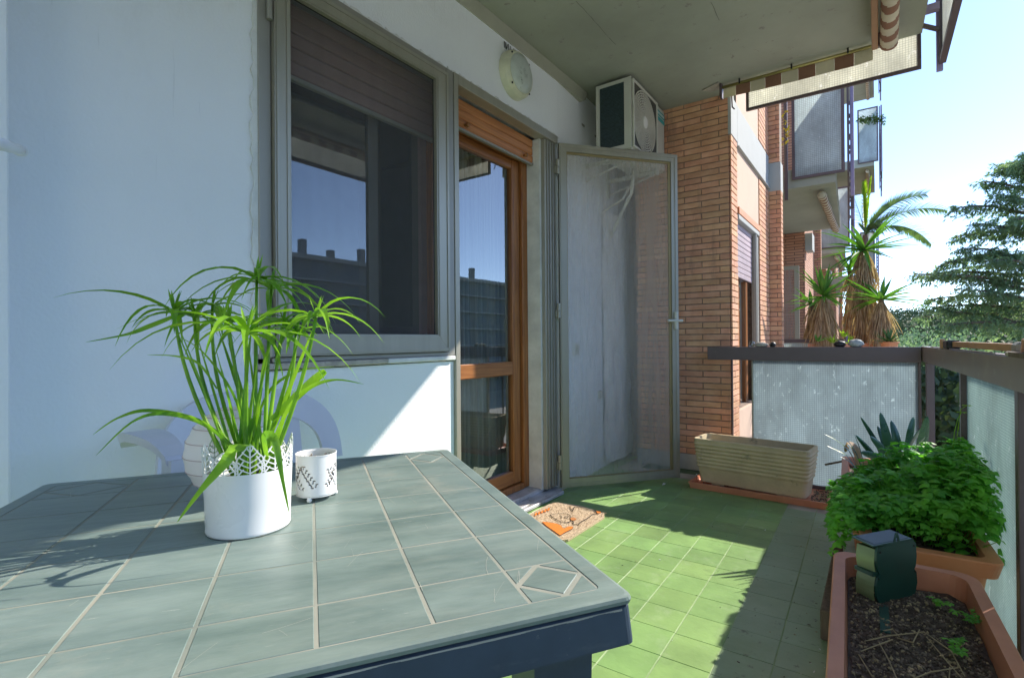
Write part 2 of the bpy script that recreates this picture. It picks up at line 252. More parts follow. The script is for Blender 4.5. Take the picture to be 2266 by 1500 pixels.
K['yucca'] = mat('yucca_leaf', (0.15, 0.36, 0.04), 0.4, nscale=9, c2=(0.06, 0.19, 0.035), transl=0.3)
K['dead'] = mat('dead_yucca_leaf', (0.66, 0.50, 0.36), 0.8, nscale=14, c2=(0.40, 0.27, 0.18), transl=0.3)
K['coir'] = mat('coir_mat', (0.60, 0.46, 0.31), 0.95, var=0.25, nscale=120, bump=1.0, bscale=300)
K['orange'] = mat('orange_print', (0.72, 0.20, 0.02), 0.9, var=0.15, nscale=100)
K['blackp'] = mat('black_print', (0.03, 0.025, 0.02), 0.9)
K['yellow'] = mat('yellow_flower', (0.8, 0.62, 0.03), 0.5)
K['ground'] = mat('bounce_pale_ground', (0.40, 0.39, 0.35), 0.95, var=0.3, nscale=0.05)  # ground made pale to bounce fill light up into the balcony
K['hill'] = mat('hill_ground', (0.06, 0.08, 0.035), 0.95, var=0.3, nscale=0.05)
K['render'] = mat('far_building_render', (0.20, 0.22, 0.23), 0.9, var=0.1, nscale=0.3)
K['asph'] = mat('asphalt', (0.05, 0.05, 0.05), 0.9)
K['jar'] = mat_glass('jar_glass', (0.85, 0.9, 0.9), 0.08)
K['stone'] = mat('pale_stone', (0.42, 0.38, 0.32), 0.9, var=0.25, nscale=20)
K['rodwood'] = mat('orange_wood_rod', (0.50, 0.27, 0.13), 0.5, var=0.15, nscale=8)

def mat_brickfar():
    m = bpy.data.materials.new('far_brickwork'); m.use_nodes = True; n = m.node_tree.nodes; l = m.node_tree.links; p = n['Principled BSDF']
    g = n.new('ShaderNodeNewGeometry'); sx = n.new('ShaderNodeSeparateXYZ'); l.new(g.outputs['Position'], sx.inputs[0])
    ad = n.new('ShaderNodeMath'); ad.operation = 'ADD'; l.new(sx.outputs['X'], ad.inputs[0]); l.new(sx.outputs['Y'], ad.inputs[1])
    cb = n.new('ShaderNodeCombineXYZ'); l.new(ad.outputs[0], cb.inputs[0]); l.new(sx.outputs['Z'], cb.inputs[1])
    b = n.new('ShaderNodeTexBrick'); b.inputs['Scale'].default_value = 1.0; b.inputs['Brick Width'].default_value = 0.256; b.inputs['Row Height'].default_value = 0.0457
    b.inputs['Mortar Size'].default_value = 0.0045; b.inputs['Color1'].default_value = (0.58, 0.31, 0.20, 1); b.inputs['Color2'].default_value = (0.47, 0.23, 0.14, 1); b.inputs['Mortar'].default_value = (0.10, 0.07, 0.06, 1)
    l.new(cb.outputs[0], b.inputs['Vector']); l.new(b.outputs['Color'], p.inputs['Base Color']); p.inputs['Roughness'].default_value = 0.85
    return m
K['brickfar'] = mat_brickfar()

# ---------------------------------------------------------------- mesh helpers
def V(*a): return Vector(a)
class MB:
    def __init__(s): s.v = []; s.f = []; s.m = []; s.mi = 0; s.sm = []; s.smooth = False
    def add(s, vs, fs):
        o = len(s.v); s.v += [tuple(v) for v in vs]; s.f += [tuple(i + o for i in f) for f in fs]; s.m += [s.mi] * len(fs); s.sm += [s.smooth] * len(fs)
    def box(s, a, b):
        x0, y0, z0 = a; x1, y1, z1 = b
        s.add([(x0, y0, z0), (x1, y0, z0), (x1, y1, z0), (x0, y1, z0), (x0, y0, z1), (x1, y0, z1), (x1, y1, z1), (x0, y1, z1)],
              [(0, 3, 2, 1), (4, 5, 6, 7), (0, 1, 5, 4), (1, 2, 6, 5), (2, 3, 7, 6), (3, 0, 4, 7)])
    def bbox(s, a, b, r):
        """box with chamfered edges"""
        a = Vector(a); b = Vector(b); lo = Vector([min(a[i], b[i]) for i in range(3)]); hi = Vector([max(a[i], b[i]) for i in range(3)])
        r = min(r, *( (hi[i] - lo[i]) * 0.45 for i in range(3)))
        vs = []; idx = {}
        for sx in (0, 1):
            for sy in (0, 1):
                for sz in (0, 1):
                    c = [hi[0] if sx else lo[0], hi[1] if sy else lo[1], hi[2] if sz else lo[2]]; sg = [-1 if sx else 1, -1 if sy else 1, -1 if sz else 1]
                    for ax in range(3):
                        p = list(c)
                        for k in range(3):
                            if k != ax: p[k] += sg[k] * r
                        idx[(sx, sy, sz, ax)] = len(vs); vs.append(p)
        fs = []
        for ax in range(3):
            o = [k for k in range(3) if k != ax]
            for side in (0, 1):
                q = []
                for (u, v) in ((0, 0), (1, 0), (1, 1), (0, 1)):
                    k = [0, 0, 0]; k[ax] = side; k[o[0]] = u; k[o[1]] = v; q.append(idx[(*k, ax)])
                flip = (side == 0) != (ax == 1)
                fs.append(tuple(q[::-1]) if flip else tuple(q))
        for ax in range(3):
            o = [k for k in range(3) if k != ax]
            for (u, v) in ((0, 0), (1, 0), (1, 1), (0, 1)):
                q = []
                for (t, f) in ((0, o[0]), (1, o[0]), (1, o[1]), (0, o[1])):
                    k = [0, 0, 0]; k[ax] = t; k[o[0]] = u; k[o[1]] = v; q.append(idx[(*k, f)])
                fs.append(tuple(q))
        for sx in (0, 1):
            for sy in (0, 1):
                for sz in (0, 1): fs.append(tuple(idx[(sx, sy, sz, a_)] for a_ in range(3)))
        s.add(vs, fs)
    def beam(s, p0, p1, w, h, upv=(0, 0, 1)):
        p0 = Vector(p0); p1 = Vector(p1); d = (p1 - p0).normalized(); u = Vector(upv)
        if abs(d.dot(u)) > 0.98: u = Vector((0, 1, 0))
        a = d.cross(u).normalized() * (w / 2); b = a.cross(d).normalized() * (h / 2)
        s.add([p0 - a - b, p0 + a - b, p0 + a + b, p0 - a + b, p1 - a - b, p1 + a - b, p1 + a + b, p1 - a + b],
              [(0, 1, 2, 3), (7, 6, 5, 4), (0, 4, 5, 1), (1, 5, 6, 2), (2, 6, 7, 3), (3, 7, 4, 0)])
    def tube(s, pts, r, n=8, cap=True):
        pts = [Vector(p) for p in pts]; rs = r if isinstance(r, (list, tuple)) else [r] * len(pts)
        rings = []; prev = None
        for i, p in enumerate(pts):
            d = (pts[min(i + 1, len(pts) - 1)] - pts[max(i - 1, 0)]).normalized()
            if prev is None:
                a = d.orthogonal().normalized()
            else:
                a = (prev - d * prev.dot(d)).normalized()
            prev = a; b = d.cross(a)
            rings.append([p + (a * math.cos(2 * math.pi * k / n) + b * math.sin(2 * math.pi * k / n)) * rs[i] for k in range(n)])
        vs = [v for g in rings for v in g]; fs = []
        for i in range(len(pts) - 1):
            for k in range(n):
                k2 = (k + 1) % n; fs.append((i * n + k, i * n + k2, (i + 1) * n + k2, (i + 1) * n + k))
        if cap: fs.append(tuple(range(n))[::-1]); fs.append(tuple((len(pts) - 1) * n + k for k in range(n)))
        s.add(vs, fs)
    def lathe(s, prof, c=(0, 0, 0), n=32, sx=1.0, sy=1.0, axis='Z'):
        vs = []; fs = []; c = Vector(c)
        for (r, z) in prof:
            for k in range(n):
                t = 2 * math.pi * k / n; p = (r * math.cos(t) * sx, r * math.sin(t) * sy, z)
                if axis == 'X': p = (z, p[0], p[1])
                if axis == 'Y': p = (p[0], -z, p[1])
                vs.append(c + Vector(p))
        for i in range(len(prof) - 1):
            for k in range(n):
                k2 = (k + 1) % n; fs.append((i * n + k, i * n + k2, (i + 1) * n + k2, (i + 1) * n + k))
        s.add(vs, fs)
    def prism(s, poly, d):
        """poly: list of 3D points (planar), extruded by vector d"""
        n = len(poly); d = Vector(d); vs = [Vector(p) for p in poly] + [Vector(p) + d for p in poly]
        s.add(vs, [tuple(range(n))[::-1], tuple(range(n, 2 * n))] + [(i, (i + 1) % n, n + (i + 1) % n, n + i) for i in range(n)])
    def quad(s, *p): s.add(p, [(0, 1, 2, 3)])
    def blade(s, p0, d, L, wd, droop=0.5, seg=6, side=None, prof=None, fold=0.15, curl=0.0):
        """a strap leaf: folded ribbon along a drooping curve"""
        p = Vector(p0); d = Vector(d).normalized(); st = L / seg
        sd_ = Vector(side) if side else d.cross(Vector((0, 0, 1)))
        if sd_.length < 1e-3: sd_ = Vector((1, 0, 0))
        sd_.normalize(); vs = []; fs = []
        for i in range(seg + 1):
            t = i / seg; wv = (prof(t) if prof else (math.sin(math.pi * min(1, t * 0.9 + 0.12)) ** 0.7 if t < 1 else 0.02)) * wd / 2
            nrm = sd_.cross(d).normalized()
            vs += [p - sd_ * wv, p - nrm * wv * fold * 2, p + sd_ * wv]
            if i: o = (i - 1) * 3; fs += [(o, o + 1, o + 4, o + 3), (o + 1, o + 2, o + 5, o + 4)]
            p = p + d * st; d = (d + Vector((0, 0, -droop / seg)) + sd_ * curl / seg).normalized(); sd_ = (sd_ - d * sd_.dot(d)).normalized()
        s.add(vs, fs); return p
    def build(s, name, m=None, parent=None, smooth=False, kind=None, label=None):
        me = bpy.data.meshes.new(name); me.from_pydata(s.v, [], s.f)
        ms = m if isinstance(m, (list, tuple)) else [m]
        for k in ms:
            if k: me.materials.append(k)
        if len(ms) > 1: me.polygons.foreach_set('material_index', s.m)
        me.validate(); me.update()
        fix_normals(me)
        if smooth: me.polygons.foreach_set('use_smooth', [True] * len(me.polygons))
        elif any(s.sm) and len(s.sm) == len(me.polygons): me.polygons.foreach_set('use_smooth', s.sm)
        o = bpy.data.objects.new(name, me); COL.objects.link(o)
        if parent is not None: adopt(o, parent)
        if kind: o['kind'] = kind
        if label: o['label'] = label
        return o
def fix_normals(me):
    if len(me.polygons) > 60000: return
    import bmesh
    b = bmesh.new(); b.from_mesh(me); bmesh.ops.recalc_face_normals(b, faces=b.faces); b.to_mesh(me); b.free()
def tag(o, label, cat, group=None):
    o['label'] = label; o['category'] = cat
    if group: o['group'] = group
    return o
def thing(name, label, cat, group=None, loc=(0, 0, 0)):
    o = bpy.data.objects.new(name, None); COL.objects.link(o); o.empty_display_size = 0.1; o.location = loc; return tag(o, label, cat, group)
def box(name, a, b, m, parent=None, r=0.0, **k):
    q = MB(); (q.bbox(a, b, r) if r else q.box(a, b)); return q.build(name, m, parent, **k)
def inst(src, name, loc, parent=None, rotz=0.0, scale=None):
    o = bpy.data.objects.new(name, src.data if hasattr(src, 'data') else src); COL.objects.link(o); o.location = loc; o.rotation_euler = (0, 0, rotz)
    if scale: o.scale = scale
    if parent is not None: adopt(o, parent)
    return o
def adopt(o, p):
    # parts are modelled in scene coordinates; keep them where they are
    o.parent = p
    if p.type == 'EMPTY': o.matrix_parent_inverse = Matrix.LocRotScale(p.location, p.rotation_euler, None).inverted()
def copy_tree(o, parent=None):
    c = o.copy(); COL.objects.link(c)
    if parent is not None: c.parent = parent
    for ch in list(o.children): copy_tree(ch, c)
    return c

# ================================================================= THE BALCONY: floor, walls, ceiling
W = -1.72; H = 2.80; SK = 0.018
def railx(y): return 0.365 - 0.0405 * y              # inner face of the side rail (it runs slightly towards the house)
def fx(x0, y): return x0 - SK * y                     # floor grid lines
m = MB(); m.prism([(-1.95, -2.2, -0.25), (railx(-2.2) + .09, -2.2, -0.25), (railx(3.97) + .09, 3.97, -0.25), (-0.86, 3.97, -0.25), (-0.86, 4.75, -0.25), (-1.95, 4.75, -0.25)], (0, 0, 0.2455))
floor = m.build('floor', K['jointdark'], kind='structure')
TP = 0.1515
def tile_mesh(name, mt):
    q = MB(); q.bbox((-TP / 2 + .0015, -TP / 2 + .0006, -0.0045), (TP / 2 - .0015, TP / 2 - .0006, 0.0), 0.0009); o = q.build(name, mt); return o
protos = {}
for key in ('tile', 'tilegrey', 'tilebeige'):
    protos[key] = tile_mesh('tile', K[key]).data
for o in [o for o in COL.objects if o.name.startswith('tile')]: bpy.data.objects.remove(o)
rest = MB(); trnd = random.Random(3)
for i in range(-11, 5):
    for j in range(-20, 31):
        yc = 1.900 + TP * (j - 6.5); xc = fx(-0.238, yc) + TP * (i + 0.5)
        if yc < -2.1 or xc < -1.86 or xc > railx(yc) + 0.0 or yc > 4.62: continue
        if yc > 3.93 and xc > -1.50: continue
        key = 'tile' if yc < 3.50 or (yc < 3.75 and xc < -1.1) else 'tilebeige'
        if xc > -0.39 and yc < 3.5: key = 'tilegrey'
        if xc > -0.40 and yc > 3.38: key = 'tilebeige'
        vis = 1.0 < yc < 4.1 and -1.70 < xc < -0.05 and (yc > 1.2 or xc > -0.75)
        if vis:
            o = inst(protos[key], 'tile', (xc, yc, trnd.uniform(-0.0005, 0.0002)), floor, rotz=math.atan(SK))
            o.rotation_euler.x = trnd.uniform(-.002, .002)
        else:
            rest.bbox((xc - TP / 2 + .0015, yc - TP / 2 + .0012, -0.0045), (xc + TP / 2 - .0015, yc + TP / 2 - .0012, 0.0), 0.0012)
rest.build('tile_rows', K['tile'], floor, kind='stuff')
for i in range(-11, 5):
    m = MB(); xb = -0.238 + TP * i; ya, yb = -2.0, 3.9
    for k in range(20):
        y0 = ya + (yb - ya) * k / 20; y1 = ya + (yb - ya) * (k + 1) / 20; wv = .0017 + .0004 * math.sin(k * 2.1 + i)
        m.prism([(fx(xb, y0) - wv, y0, -.0042), (fx(xb, y0) + wv, y0, -.0042), (fx(xb, y1) + wv, y1, -.0042), (fx(xb, y1) - wv, y1, -.0042)], (0, 0, .0036))
    m.build('grout_line', K['grout'], floor)

# facade wall
m = MB()
m.box((-1.95, 0.30, 0), (W, 0.925, H)); m.box((-1.95, 0.925, 0), (W, 1.915, 0.90)); m.box((-1.95, 0.925, 2.335), (W, 2.95, H))
m.prism([(-1.95, 2.95, 0), (W, 2.95, 0), (-1.845, 4.75, 0), (-1.95, 4.75, 0)], (0, 0, H))
wall = m.build('plaster_wall', K['wall']); tag(wall, 'white plaster house wall with window and glazed door, half in sun low down', 'wall')
m = MB(); rr = random.Random(5)
# rough plaster edge beside and above the aluminium frame
pts = []; z = 0.96
while z < 2.36:
    pts.append((W + .002, 0.905 + rr.uniform(-.006, .010), z)); z += 0.03
for a, b in zip(pts, pts[1:]): m.prism([a, (a[0], 0.93, a[2]), (b[0], 0.93, b[2]), b], (0.006, 0, 0))
y = 0.95
while y < 2.93:
    a = 2.343 + rr.uniform(-.008, .008); b2 = 2.343 + rr.uniform(-.008, .008); m.prism([(W + .002, y, 2.333), (W + .002, y + .03, 2.333), (W + .002, y + .03, b2), (W + .002, y, a)], (0.005, 0, 0)); y += .03
m.build('plaster_edge', K['wall_rough'], wall)
p = MB(); p.bbox((-1.95, -2.2, 0), (-1.615, 0.293, H), 0.004); pil = p.build('plaster_pilaster', K['wall']); tag(pil, 'white plastered projecting wall strip at the left edge', 'wall')
back = box('end_wall', (-1.95, -2.3, 0), (railx(-2.2) + .05, -2.2, H), K['wall']); tag(back, 'plain white wall closing the balcony behind the table', 'wall')

# ceiling slab with board marks
m = MB(); m.prism([(-1.95, -2.3, H), (0.33, -2.3, H), (0.226, 3.90, H), (-0.885, 3.90, H), (-0.885, 4.75, H), (-1.95, 4.75, H)], (0, 0, 0.22))
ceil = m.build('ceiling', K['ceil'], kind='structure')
m = MB(); rr = random.Random(11)
for k in range(22):
    x = -1.5 + k * 0.098 + rr.uniform(-.012, .012); y = rr.uniform(0.2, .9)
    if x > 0.16: break
    while y < 3.6:
        L = rr.uniform(.12, .5)
        if rr.random() < 0.34:
            n = max(2, int(L / .04)); xo = x
            for i in range(n):
                y0 = y + L * i / n; y1 = y + L * (i + 1) / n; xn = x + rr.uniform(-.004, .004); wv = rr.uniform(.0006, .0018)
                m.add([(xo - wv, y0, H - .0012), (xo + wv, y0, H - .0012), (xn + wv, y1, H - .0012), (xn - wv, y1, H - .0012)], [(0, 1, 2, 3)]); xo = xn
        y += L + rr.uniform(.05, .5)
m.build('formwork_seam', K['crack'], ceil, kind='stuff')
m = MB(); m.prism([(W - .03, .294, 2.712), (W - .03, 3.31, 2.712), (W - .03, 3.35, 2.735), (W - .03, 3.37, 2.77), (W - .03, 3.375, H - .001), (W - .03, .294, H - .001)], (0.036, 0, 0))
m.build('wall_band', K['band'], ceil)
# end strip of ceiling plaster patch beside the awning bracket
m = MB(); m.prism([(-1.02, 3.83, H - .003), (-0.90, 3.78, H - .003), (-0.90, 3.89, H - .003), (-0.98, 3.89, H - .003)], (0, 0, -.006)); m.build('patch', K['stone'], ceil)

# ================================================================= aluminium window screen
t = thing('window_screen', 'grey aluminium framed insect screen over the window beside the door', 'insect screen', loc=(W, 1.4, 0.945))
m = MB()   # fixed outer frame
m.bbox((W - .05, 0.925, 0.943), (W + .012, 0.972, 2.335), .003); m.bbox((W - .05, 1.862, 0.943), (W + .012, 1.915, 2.335), .003)
m.bbox((W - .05, 0.972, 2.300), (W + .012, 1.862, 2.335), .003); m.bbox((W - .05, 0.972, 0.928), (W + .012, 1.915, 0.948), .003)
m.build('outer_frame', K['alu_post'], t)
x0, x1 = W + .004, W + .030; ya, yb, za, zb = 0.974, 1.860, 0.950, 2.298; fwid = 0.062; fb = .082
def mitred(m, x0, x1, ya, yb, za, zb, wl, wr, wb, wt):
    o = [(ya, za), (yb, za), (yb, zb), (ya, zb)]; i_ = [(ya + wl, za + wb), (yb - wr, za + wb), (yb - wr, zb - wt), (ya + wl, zb - wt)]
    g = .0006
    for k in range(4):
        k2 = (k + 1) % 4
        m.prism([(x0, *o[k]), (x0, *o[k2]), (x0, *i_[k2]), (x0, *i_[k])], (x1 - x0 + (g if k % 2 else 0), 0, 0))
m = MB(); mitred(m, x0, x1, ya, yb, za, zb, .060, .085, .080, .060); sash = m.build('sash_frame', K['alu'], t)
m = MB(); mitred(m, x1 + .001, x1 + .004, ya + .006, yb - .006, za + .006, zb - .006, .012, .012, .012, .012); mitred(m, x1 + .001, x1 + .0035, ya + .044, yb - .066, za + .064, zb - .044, .010, .010, .010, .010); m.build('moulding', K['alu'], sash)
m = MB(); g0, g1 = ya + .060, yb - .085
m.box((x0 + .004, g0 - .004, za + .076), (x0 + .007, g0 + .003, zb - .056)); m.box((x0 + .004, g1 - .003, za + .076), (x0 + .007, g1 + .004, zb - .056)); m.box((x0 + .004, g0, za + .076), (x0 + .007, g1, za + .083)); m.box((x0 + .004, g0, zb - .063), (x0 + .007, g1, zb - .056))
m.build('gasket', K['black'], sash)
m = MB(); m.quad((x0 + .003, g0, za + .08), (x0 + .003, g1, za + .08), (x0 + .003, g1, zb - .06), (x0 + .003, g0, zb - .06)); m.build('gauze', K['meshdark'], t)
for zz in (2.16, 1.0):
    m = MB(); m.tube([(W + .022, 0.962, zz - .05), (W + .022, 0.962, zz + .02)], .010, 10); m.tube([(W + .022, 0.962, zz + .023), (W + .022, 0.962, zz + .08)], .010, 10); m.build('hinge', K['alu_post'], t)
m = MB(); rr = random.Random(2)
m.bbox((W - .03, 0.925, 0.905), (W + .022, 1.48, 0.927), .004); s1 = m.build('window_sill', K['sill'], wall)
m = MB(); m.bbox((W - .03, 1.482, 0.905), (W + .020, 1.912, 0.927), .004); m.build('window_sill', K['wall_rough'], wall, label='painted end of the stone window sill')

# window behind the screen
t = thing('wooden_window', 'wooden two leaf window with half lowered pink slatted shutter behind the insect screen', 'window', loc=(-1.88, 1.4, 0.95))
for k in range(5):
    z0 = 2.028 + k * .056
    m = MB(); m.bbox((-1.845, 0.93, z0), (-1.830, 1.91, z0 + .053), .005); m.build('slat', K['slat'], t)
m = MB(); m.bbox((-1.850, 0.93, 2.008), (-1.826, 1.91, 2.026), .003); m.build('bottom_bar', K['alu_post'], t)
m = MB(); m.box((-1.93, 0.93, 0.943), (-1.885, 0.985, 2.335)); m.box((-1.93, 1.86, 0.943), (-1.885, 1.91, 2.335)); m.box((-1.93, 0.985, 0.943), (-1.885, 1.86, 1.01)); m.box((-1.93, 0.985, 2.27), (-1.885, 1.86, 2.335))
m.build('frame', K['slat'], t)
m = MB(); m.box((-1.912, 0.99, 1.015), (-1.890, 1.535, 1.075)); m.box((-1.912, 1.535, 1.015), (-1.890, 1.59, 2.26)); m.box((-1.912, 0.99, 1.075), (-1.890, 1.035, 2.26)); lf = m.build('leaf_frame', K['alu_dark'], t)
m = MB(); m.quad((-1.900, 1.035, 1.075), (-1.900, 1.535, 1.075), (-1.900, 1.535, 2.26), (-1.900, 1.035, 2.26)); m.build('pane', K['glass'], t)
a = R(82); hy = 1.856
def rp(u, z, o=0): return (-1.900 - u * math.sin(a) + o, hy - u * math.cos(a), z)
m = MB(); m.quad(rp(.04, 1.075), rp(.245, 1.075), rp(.245, 2.26), rp(.04, 2.26)); m.build('pane', K['glass'], t)
m = MB()
for u0, u1, z0, z1 in ((0, .04, 1.015, 2.27), (.245, .285, 1.015, 2.27), (.04, .245, 1.015, 1.075)):
    m.prism([rp(u0, z0), rp(u1, z0), rp(u1, z1), rp(u0, z1)], (-.02, 0, 0))
m.build('leaf_frame', K['alu_dark'], t)
# the dim room behind both
m = MB(); X0 = -4.6
m.quad((X0, -.5, -.02), (X0, 3.6, -.02), (X0, 3.6, 2.8), (X0, -.5, 2.8)); m.quad((X0, -.5, 2.8), (X0, 3.6, 2.8), (-1.955, 3.6, 2.8), (-1.955, -.5, 2.8)); m.quad((X0, -.5, -.02), (X0, 3.6, -.02), (-1.955, 3.6, -.02), (-1.955, -.5, -.02))
m.quad((X0, -.5, -.02), (X0, -.5, 2.8), (-1.955, -.5, 2.8), (-1.955, -.5, -.02)); m.quad((X0, 3.6, -.02), (X0, 3.6, 2.8), (-1.955, 3.6, 2.8), (-1.955, 3.6, -.02))
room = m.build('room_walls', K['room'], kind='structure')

# ================================================================= door
t = thing('balcony_door', 'varnished wooden glazed balcony door with rolled up slatted shutter and sheer curtain', 'door', loc=(-1.8, 2.4, 0.05))
m = MB()
m.bbox((W - .06, 1.9165, 0.05), (W + .016, 1.950, 2.335), .002); m.bbox((W - .06, 1.950, 2.285), (W + .016, 2.93, 2.335), .002)
m.bbox((W - .06, 2.795, 0.05), (W - .004, 2.93, 2.2845), .003); m.build('outer_frame', K['alu'], t)
m = MB()
for yy in (2.815, 2.845, 2.880, 2.905): m.box((W - .0035, yy, 0.05), (W + .004, yy + .010, 2.284))
m.build('profile_rib', K['alu_post'], t)
m = MB(); m.box((-1.86, 2.775, 0.05), (W - .03, 2.794, 2.284)); m.build('jamb', K['wall_rough'], t)
# shutter: slats hanging in the head
zt = 2.284
for k, (z0, z1) in enumerate(((2.232, 2.283), (2.182, 2.230), (2.132, 2.180))):
    m = MB(); m.bbox((-1.815, 1.90, z0), (-1.795, 2.77, z1), .006); m.build('shutter_slat', K['shutter'], t)
m = MB(); m.bbox((-1.816, 1.90, 2.118), (-1.792, 2.77, 2.131), .002); m.build('shutter_bar', K['alu_post'], t)
for yy in (2.105, 2.665):
    m = MB(); m.lathe([(0.0, .028), (.012, .026), (.014, .014), (.008, .008), (.009, 0)], (-1.795, yy, 2.152), 14, axis='X'); m.build('stop_knob', K["wood"], t, smooth=True)
# fixed frame and leaf
m = MB(); m.bbox((-1.90, 2.715, 0.06), (-1.845, 2.775, 2.20), .004); m.bbox((-1.90, 1.90, 0.06), (-1.845, 1.955, 2.20), .004); m.bbox((-1.90, 1.955, 2.14), (-1.845, 2.715, 2.20), .004); m.bbox((-1.90, 1.955, 0.055), (-1.845, 2.715, 0.095), .004); m.build('frame', K['wood'], t)
m = MB(); m.bbox((-1.905, 2.628, 0.10), (-1.862, 2.706, 2.135), .006); m.bbox((-1.905, 1.960, 0.10), (-1.862, 2.03, 2.135), .006); leaf = m.build('leaf_stile', K['wood'], t)
for z0, z1 in ((2.075, 2.135), (0.785, 0.868), (0.10, 0.182)):
    m = MB(); m.bbox((-1.903, 2.031, z0), (-1.864, 2.627, z1), .005); m.build('leaf_rail', K['woodh'], t)
for z0, z1 in ((0.868, 2.075), (0.182, 0.785)):
    m = MB(); m.quad((-1.885, 2.03, z0), (-1.885, 2.628, z0), (-1.885, 2.628, z1), (-1.885, 2.03, z1)); m.build('pane', K['glassdoor'], t)
m = MB(); n = 90; vs = []; fs = []
for i in range(n + 1):
    y = 1.96 + .78 * i / n; x = -1.985 + .018 * math.sin(i * .9) + .010 * math.sin(i * .37 + 1)
    vs += [(x, y, .08), (x, y, 2.12)]
    if i: o = 2 * i; fs.append((o - 2, o, o + 1, o - 1))
m.add(vs, fs); m.build('curtain', K['curtain'], t, smooth=True)
m = MB(); m.bbox((-1.90, 1.93, 0.0), (-1.695, 2.93, 0.028), .003); m.bbox((-1.90, 1.93, 0.0285), (-1.76, 2.93, 0.055), .003); thr = m.build('threshold', K['marble'], t)
m = MB(); m.bbox((-1.735, 1.94, 0.005), (-1.662, 2.905, 0.026), .004); m.build('marble_step', K['marble'], t)

# ================================================================= open insect screen door
P0 = V(-1.7015, 2.932, 0); P1 = V(-1.1475, 3.622, 0); U = (P1 - P0).normalized(); N = V(U.y, -U.x, 0); LW = (P1 - P0).length
t = thing('screen_door', 'open aluminium insect screen door with pale gauze swung out over the green floor', 'screen door', loc=(P0.x, P0.y, 0.03))
def sp(u, z, n=0): v = P0 + U * u + N * n; return (v.x, v.y, z)
zb, zt = 0.034, 2.290
def smit(m, u0, u1, z0, z1, wl, wr, wb, wt, n0, n1):
    o = [(u0, z0), (u1, z0), (u1, z1), (u0, z1)]; i_ = [(u0 + wl, z0 + wb), (u1 - wr, z0 + wb), (u1 - wr, z1 - wt), (u0 + wl, z1 - wt)]
    for k in range(4):
        k2 = (k + 1) % 4; e = .0005 if k % 2 else 0
        m.prism([sp(*o[k], n0), sp(*o[k2], n0), sp(*i_[k2], n0), sp(*i_[k], n0)], N * (n1 - n0 + e))
m = MB(); smit(m, 0, LW, zb, zt, .052, .052, .056, .052, -.012, .012); smit(m, .008, LW - .008, zb + .008, zt - .008, .016, .016, .016, .016, .0125, .016); m.build('frame', K['alu'], t)
m = MB(); smit(m, .053, LW - .053, zb + .057, zt - .053, .005, .016, .004, .014, -.006, .004); m.build('inner_bead', mat('gold_bronze_bead', (0.34, 0.27, 0.13), 0.45, metal=0.5), t)
m = MB(); m.quad(sp(.05, zb + .05, -.002), sp(LW - .05, zb + .05, -.002), sp(LW - .05, zt - .05, -.002), sp(.05, zt - .05, -.002)); m.build('gauze', K['meshlight'], t)
for zz in (2.13, 1.19, 0.20):
    m = MB(); m.tube([sp(-.012, zz - .045, .012), sp(-.012, zz + .0, .012)], .011, 10); m.tube([sp(-.012, zz + .003, .012), sp(-.012, zz + .05, .012)], .012, 10); m.bbox((P0.x - .022, P0.y - .03, zz - .04), (P0.x - .006, P0.y - .004, zz + .01), .002); m.build('hinge', K['alu'], t)
m = MB(); uu = LW - .026
m.tube([sp(uu, 1.07, .020), sp(uu, 1.19, .020)], .014, 10); m.tube([sp(uu - .07, 1.128, .03), sp(uu + .045, 1.128, .03)], .0085, 8); m.tube([sp(uu, 1.128, .012), sp(uu, 1.128, .034)], .010, 8); m.build('handle', K['acwhite'], t)

# ================================================================= wall lamp
t = thing('wall_lamp', 'round frosted bulkhead lamp with yellowed plastic rim above the door', 'lamp', loc=(W, 2.44, 2.53))
c = (W, 2.445, 2.533); r = .135
m = MB(); m.lathe([(0, .001), (r, .001), (r, .012), (r * .97, .040), (r * .86, .062), (r * .80, .062)], c, 48, axis='X'); m.build('rim', K['yellowplast'], t, smooth=False)
m = MB(); m.lathe([(r * .82, .054), (r * .80, .066), (r * .6, .080), (r * .3, .088), (0, .090)], c, 48, axis='X'); m.build('diffuser', K['lampglass'], t, smooth=True)
for k in range(4):
    a_ = R(45 + 90 * k); m = MB(); m.lathe([(.006, 0), (.006, .004), (0, .005)], (c[0] + .056, c[1] + math.cos(a_) * r * .90, c[2] + math.sin(a_) * r * .90), 8, axis='X'); m.build('screw', K['black'], t)
m = MB(); rr = random.Random(4)
for k in range(9):
    y0 = 2.40 + rr.uniform(-.05, .09); m.tube([(W + .004, y0, 2.66), (W + .006, y0 + rr.uniform(-.015, .015), 2.695)], .0018, 4)
m.build('cobweb', K['black'], t, kind='stuff')

# ================================================================= air conditioner on its bracket
t = thing('air_conditioner', 'white air conditioner outdoor unit with fan grille and teal sticker on a wall bracket', 'air conditioner', loc=(-1.45, 3.35, 2.2))
ax0, ax1, ay0, ay1, az0, az1 = -1.605, -1.345, 3.295, 3.965, 2.294, 2.775
m = MB(); m.bbox((ax0, ay0 + .012, az0), (ax1, ay1, az1), .012); body = m.build('casing', K['acwhite'], t)
m = MB(); mitr = m
m.box((ax0, ay0, az0), (ax0 + .028, ay0 + .011, az1)); m.box((ax1 - .05, ay0, az0), (ax1, ay0 + .011, az1)); m.box((ax0 + .028, ay0, az1 - .022), (ax1 - .05, ay0 + .011, az1)); m.box((ax0 + .028, ay0, az0), (ax1 - .05, ay0 + .011, az0 + .03)); m.build('side_frame', K['acwhite'], t)
m = MB()
m.box((ax0 + .028, ay0 + .006, az0 + .03), (ax1 - .05, ay0 + .0115, az1 - .022))
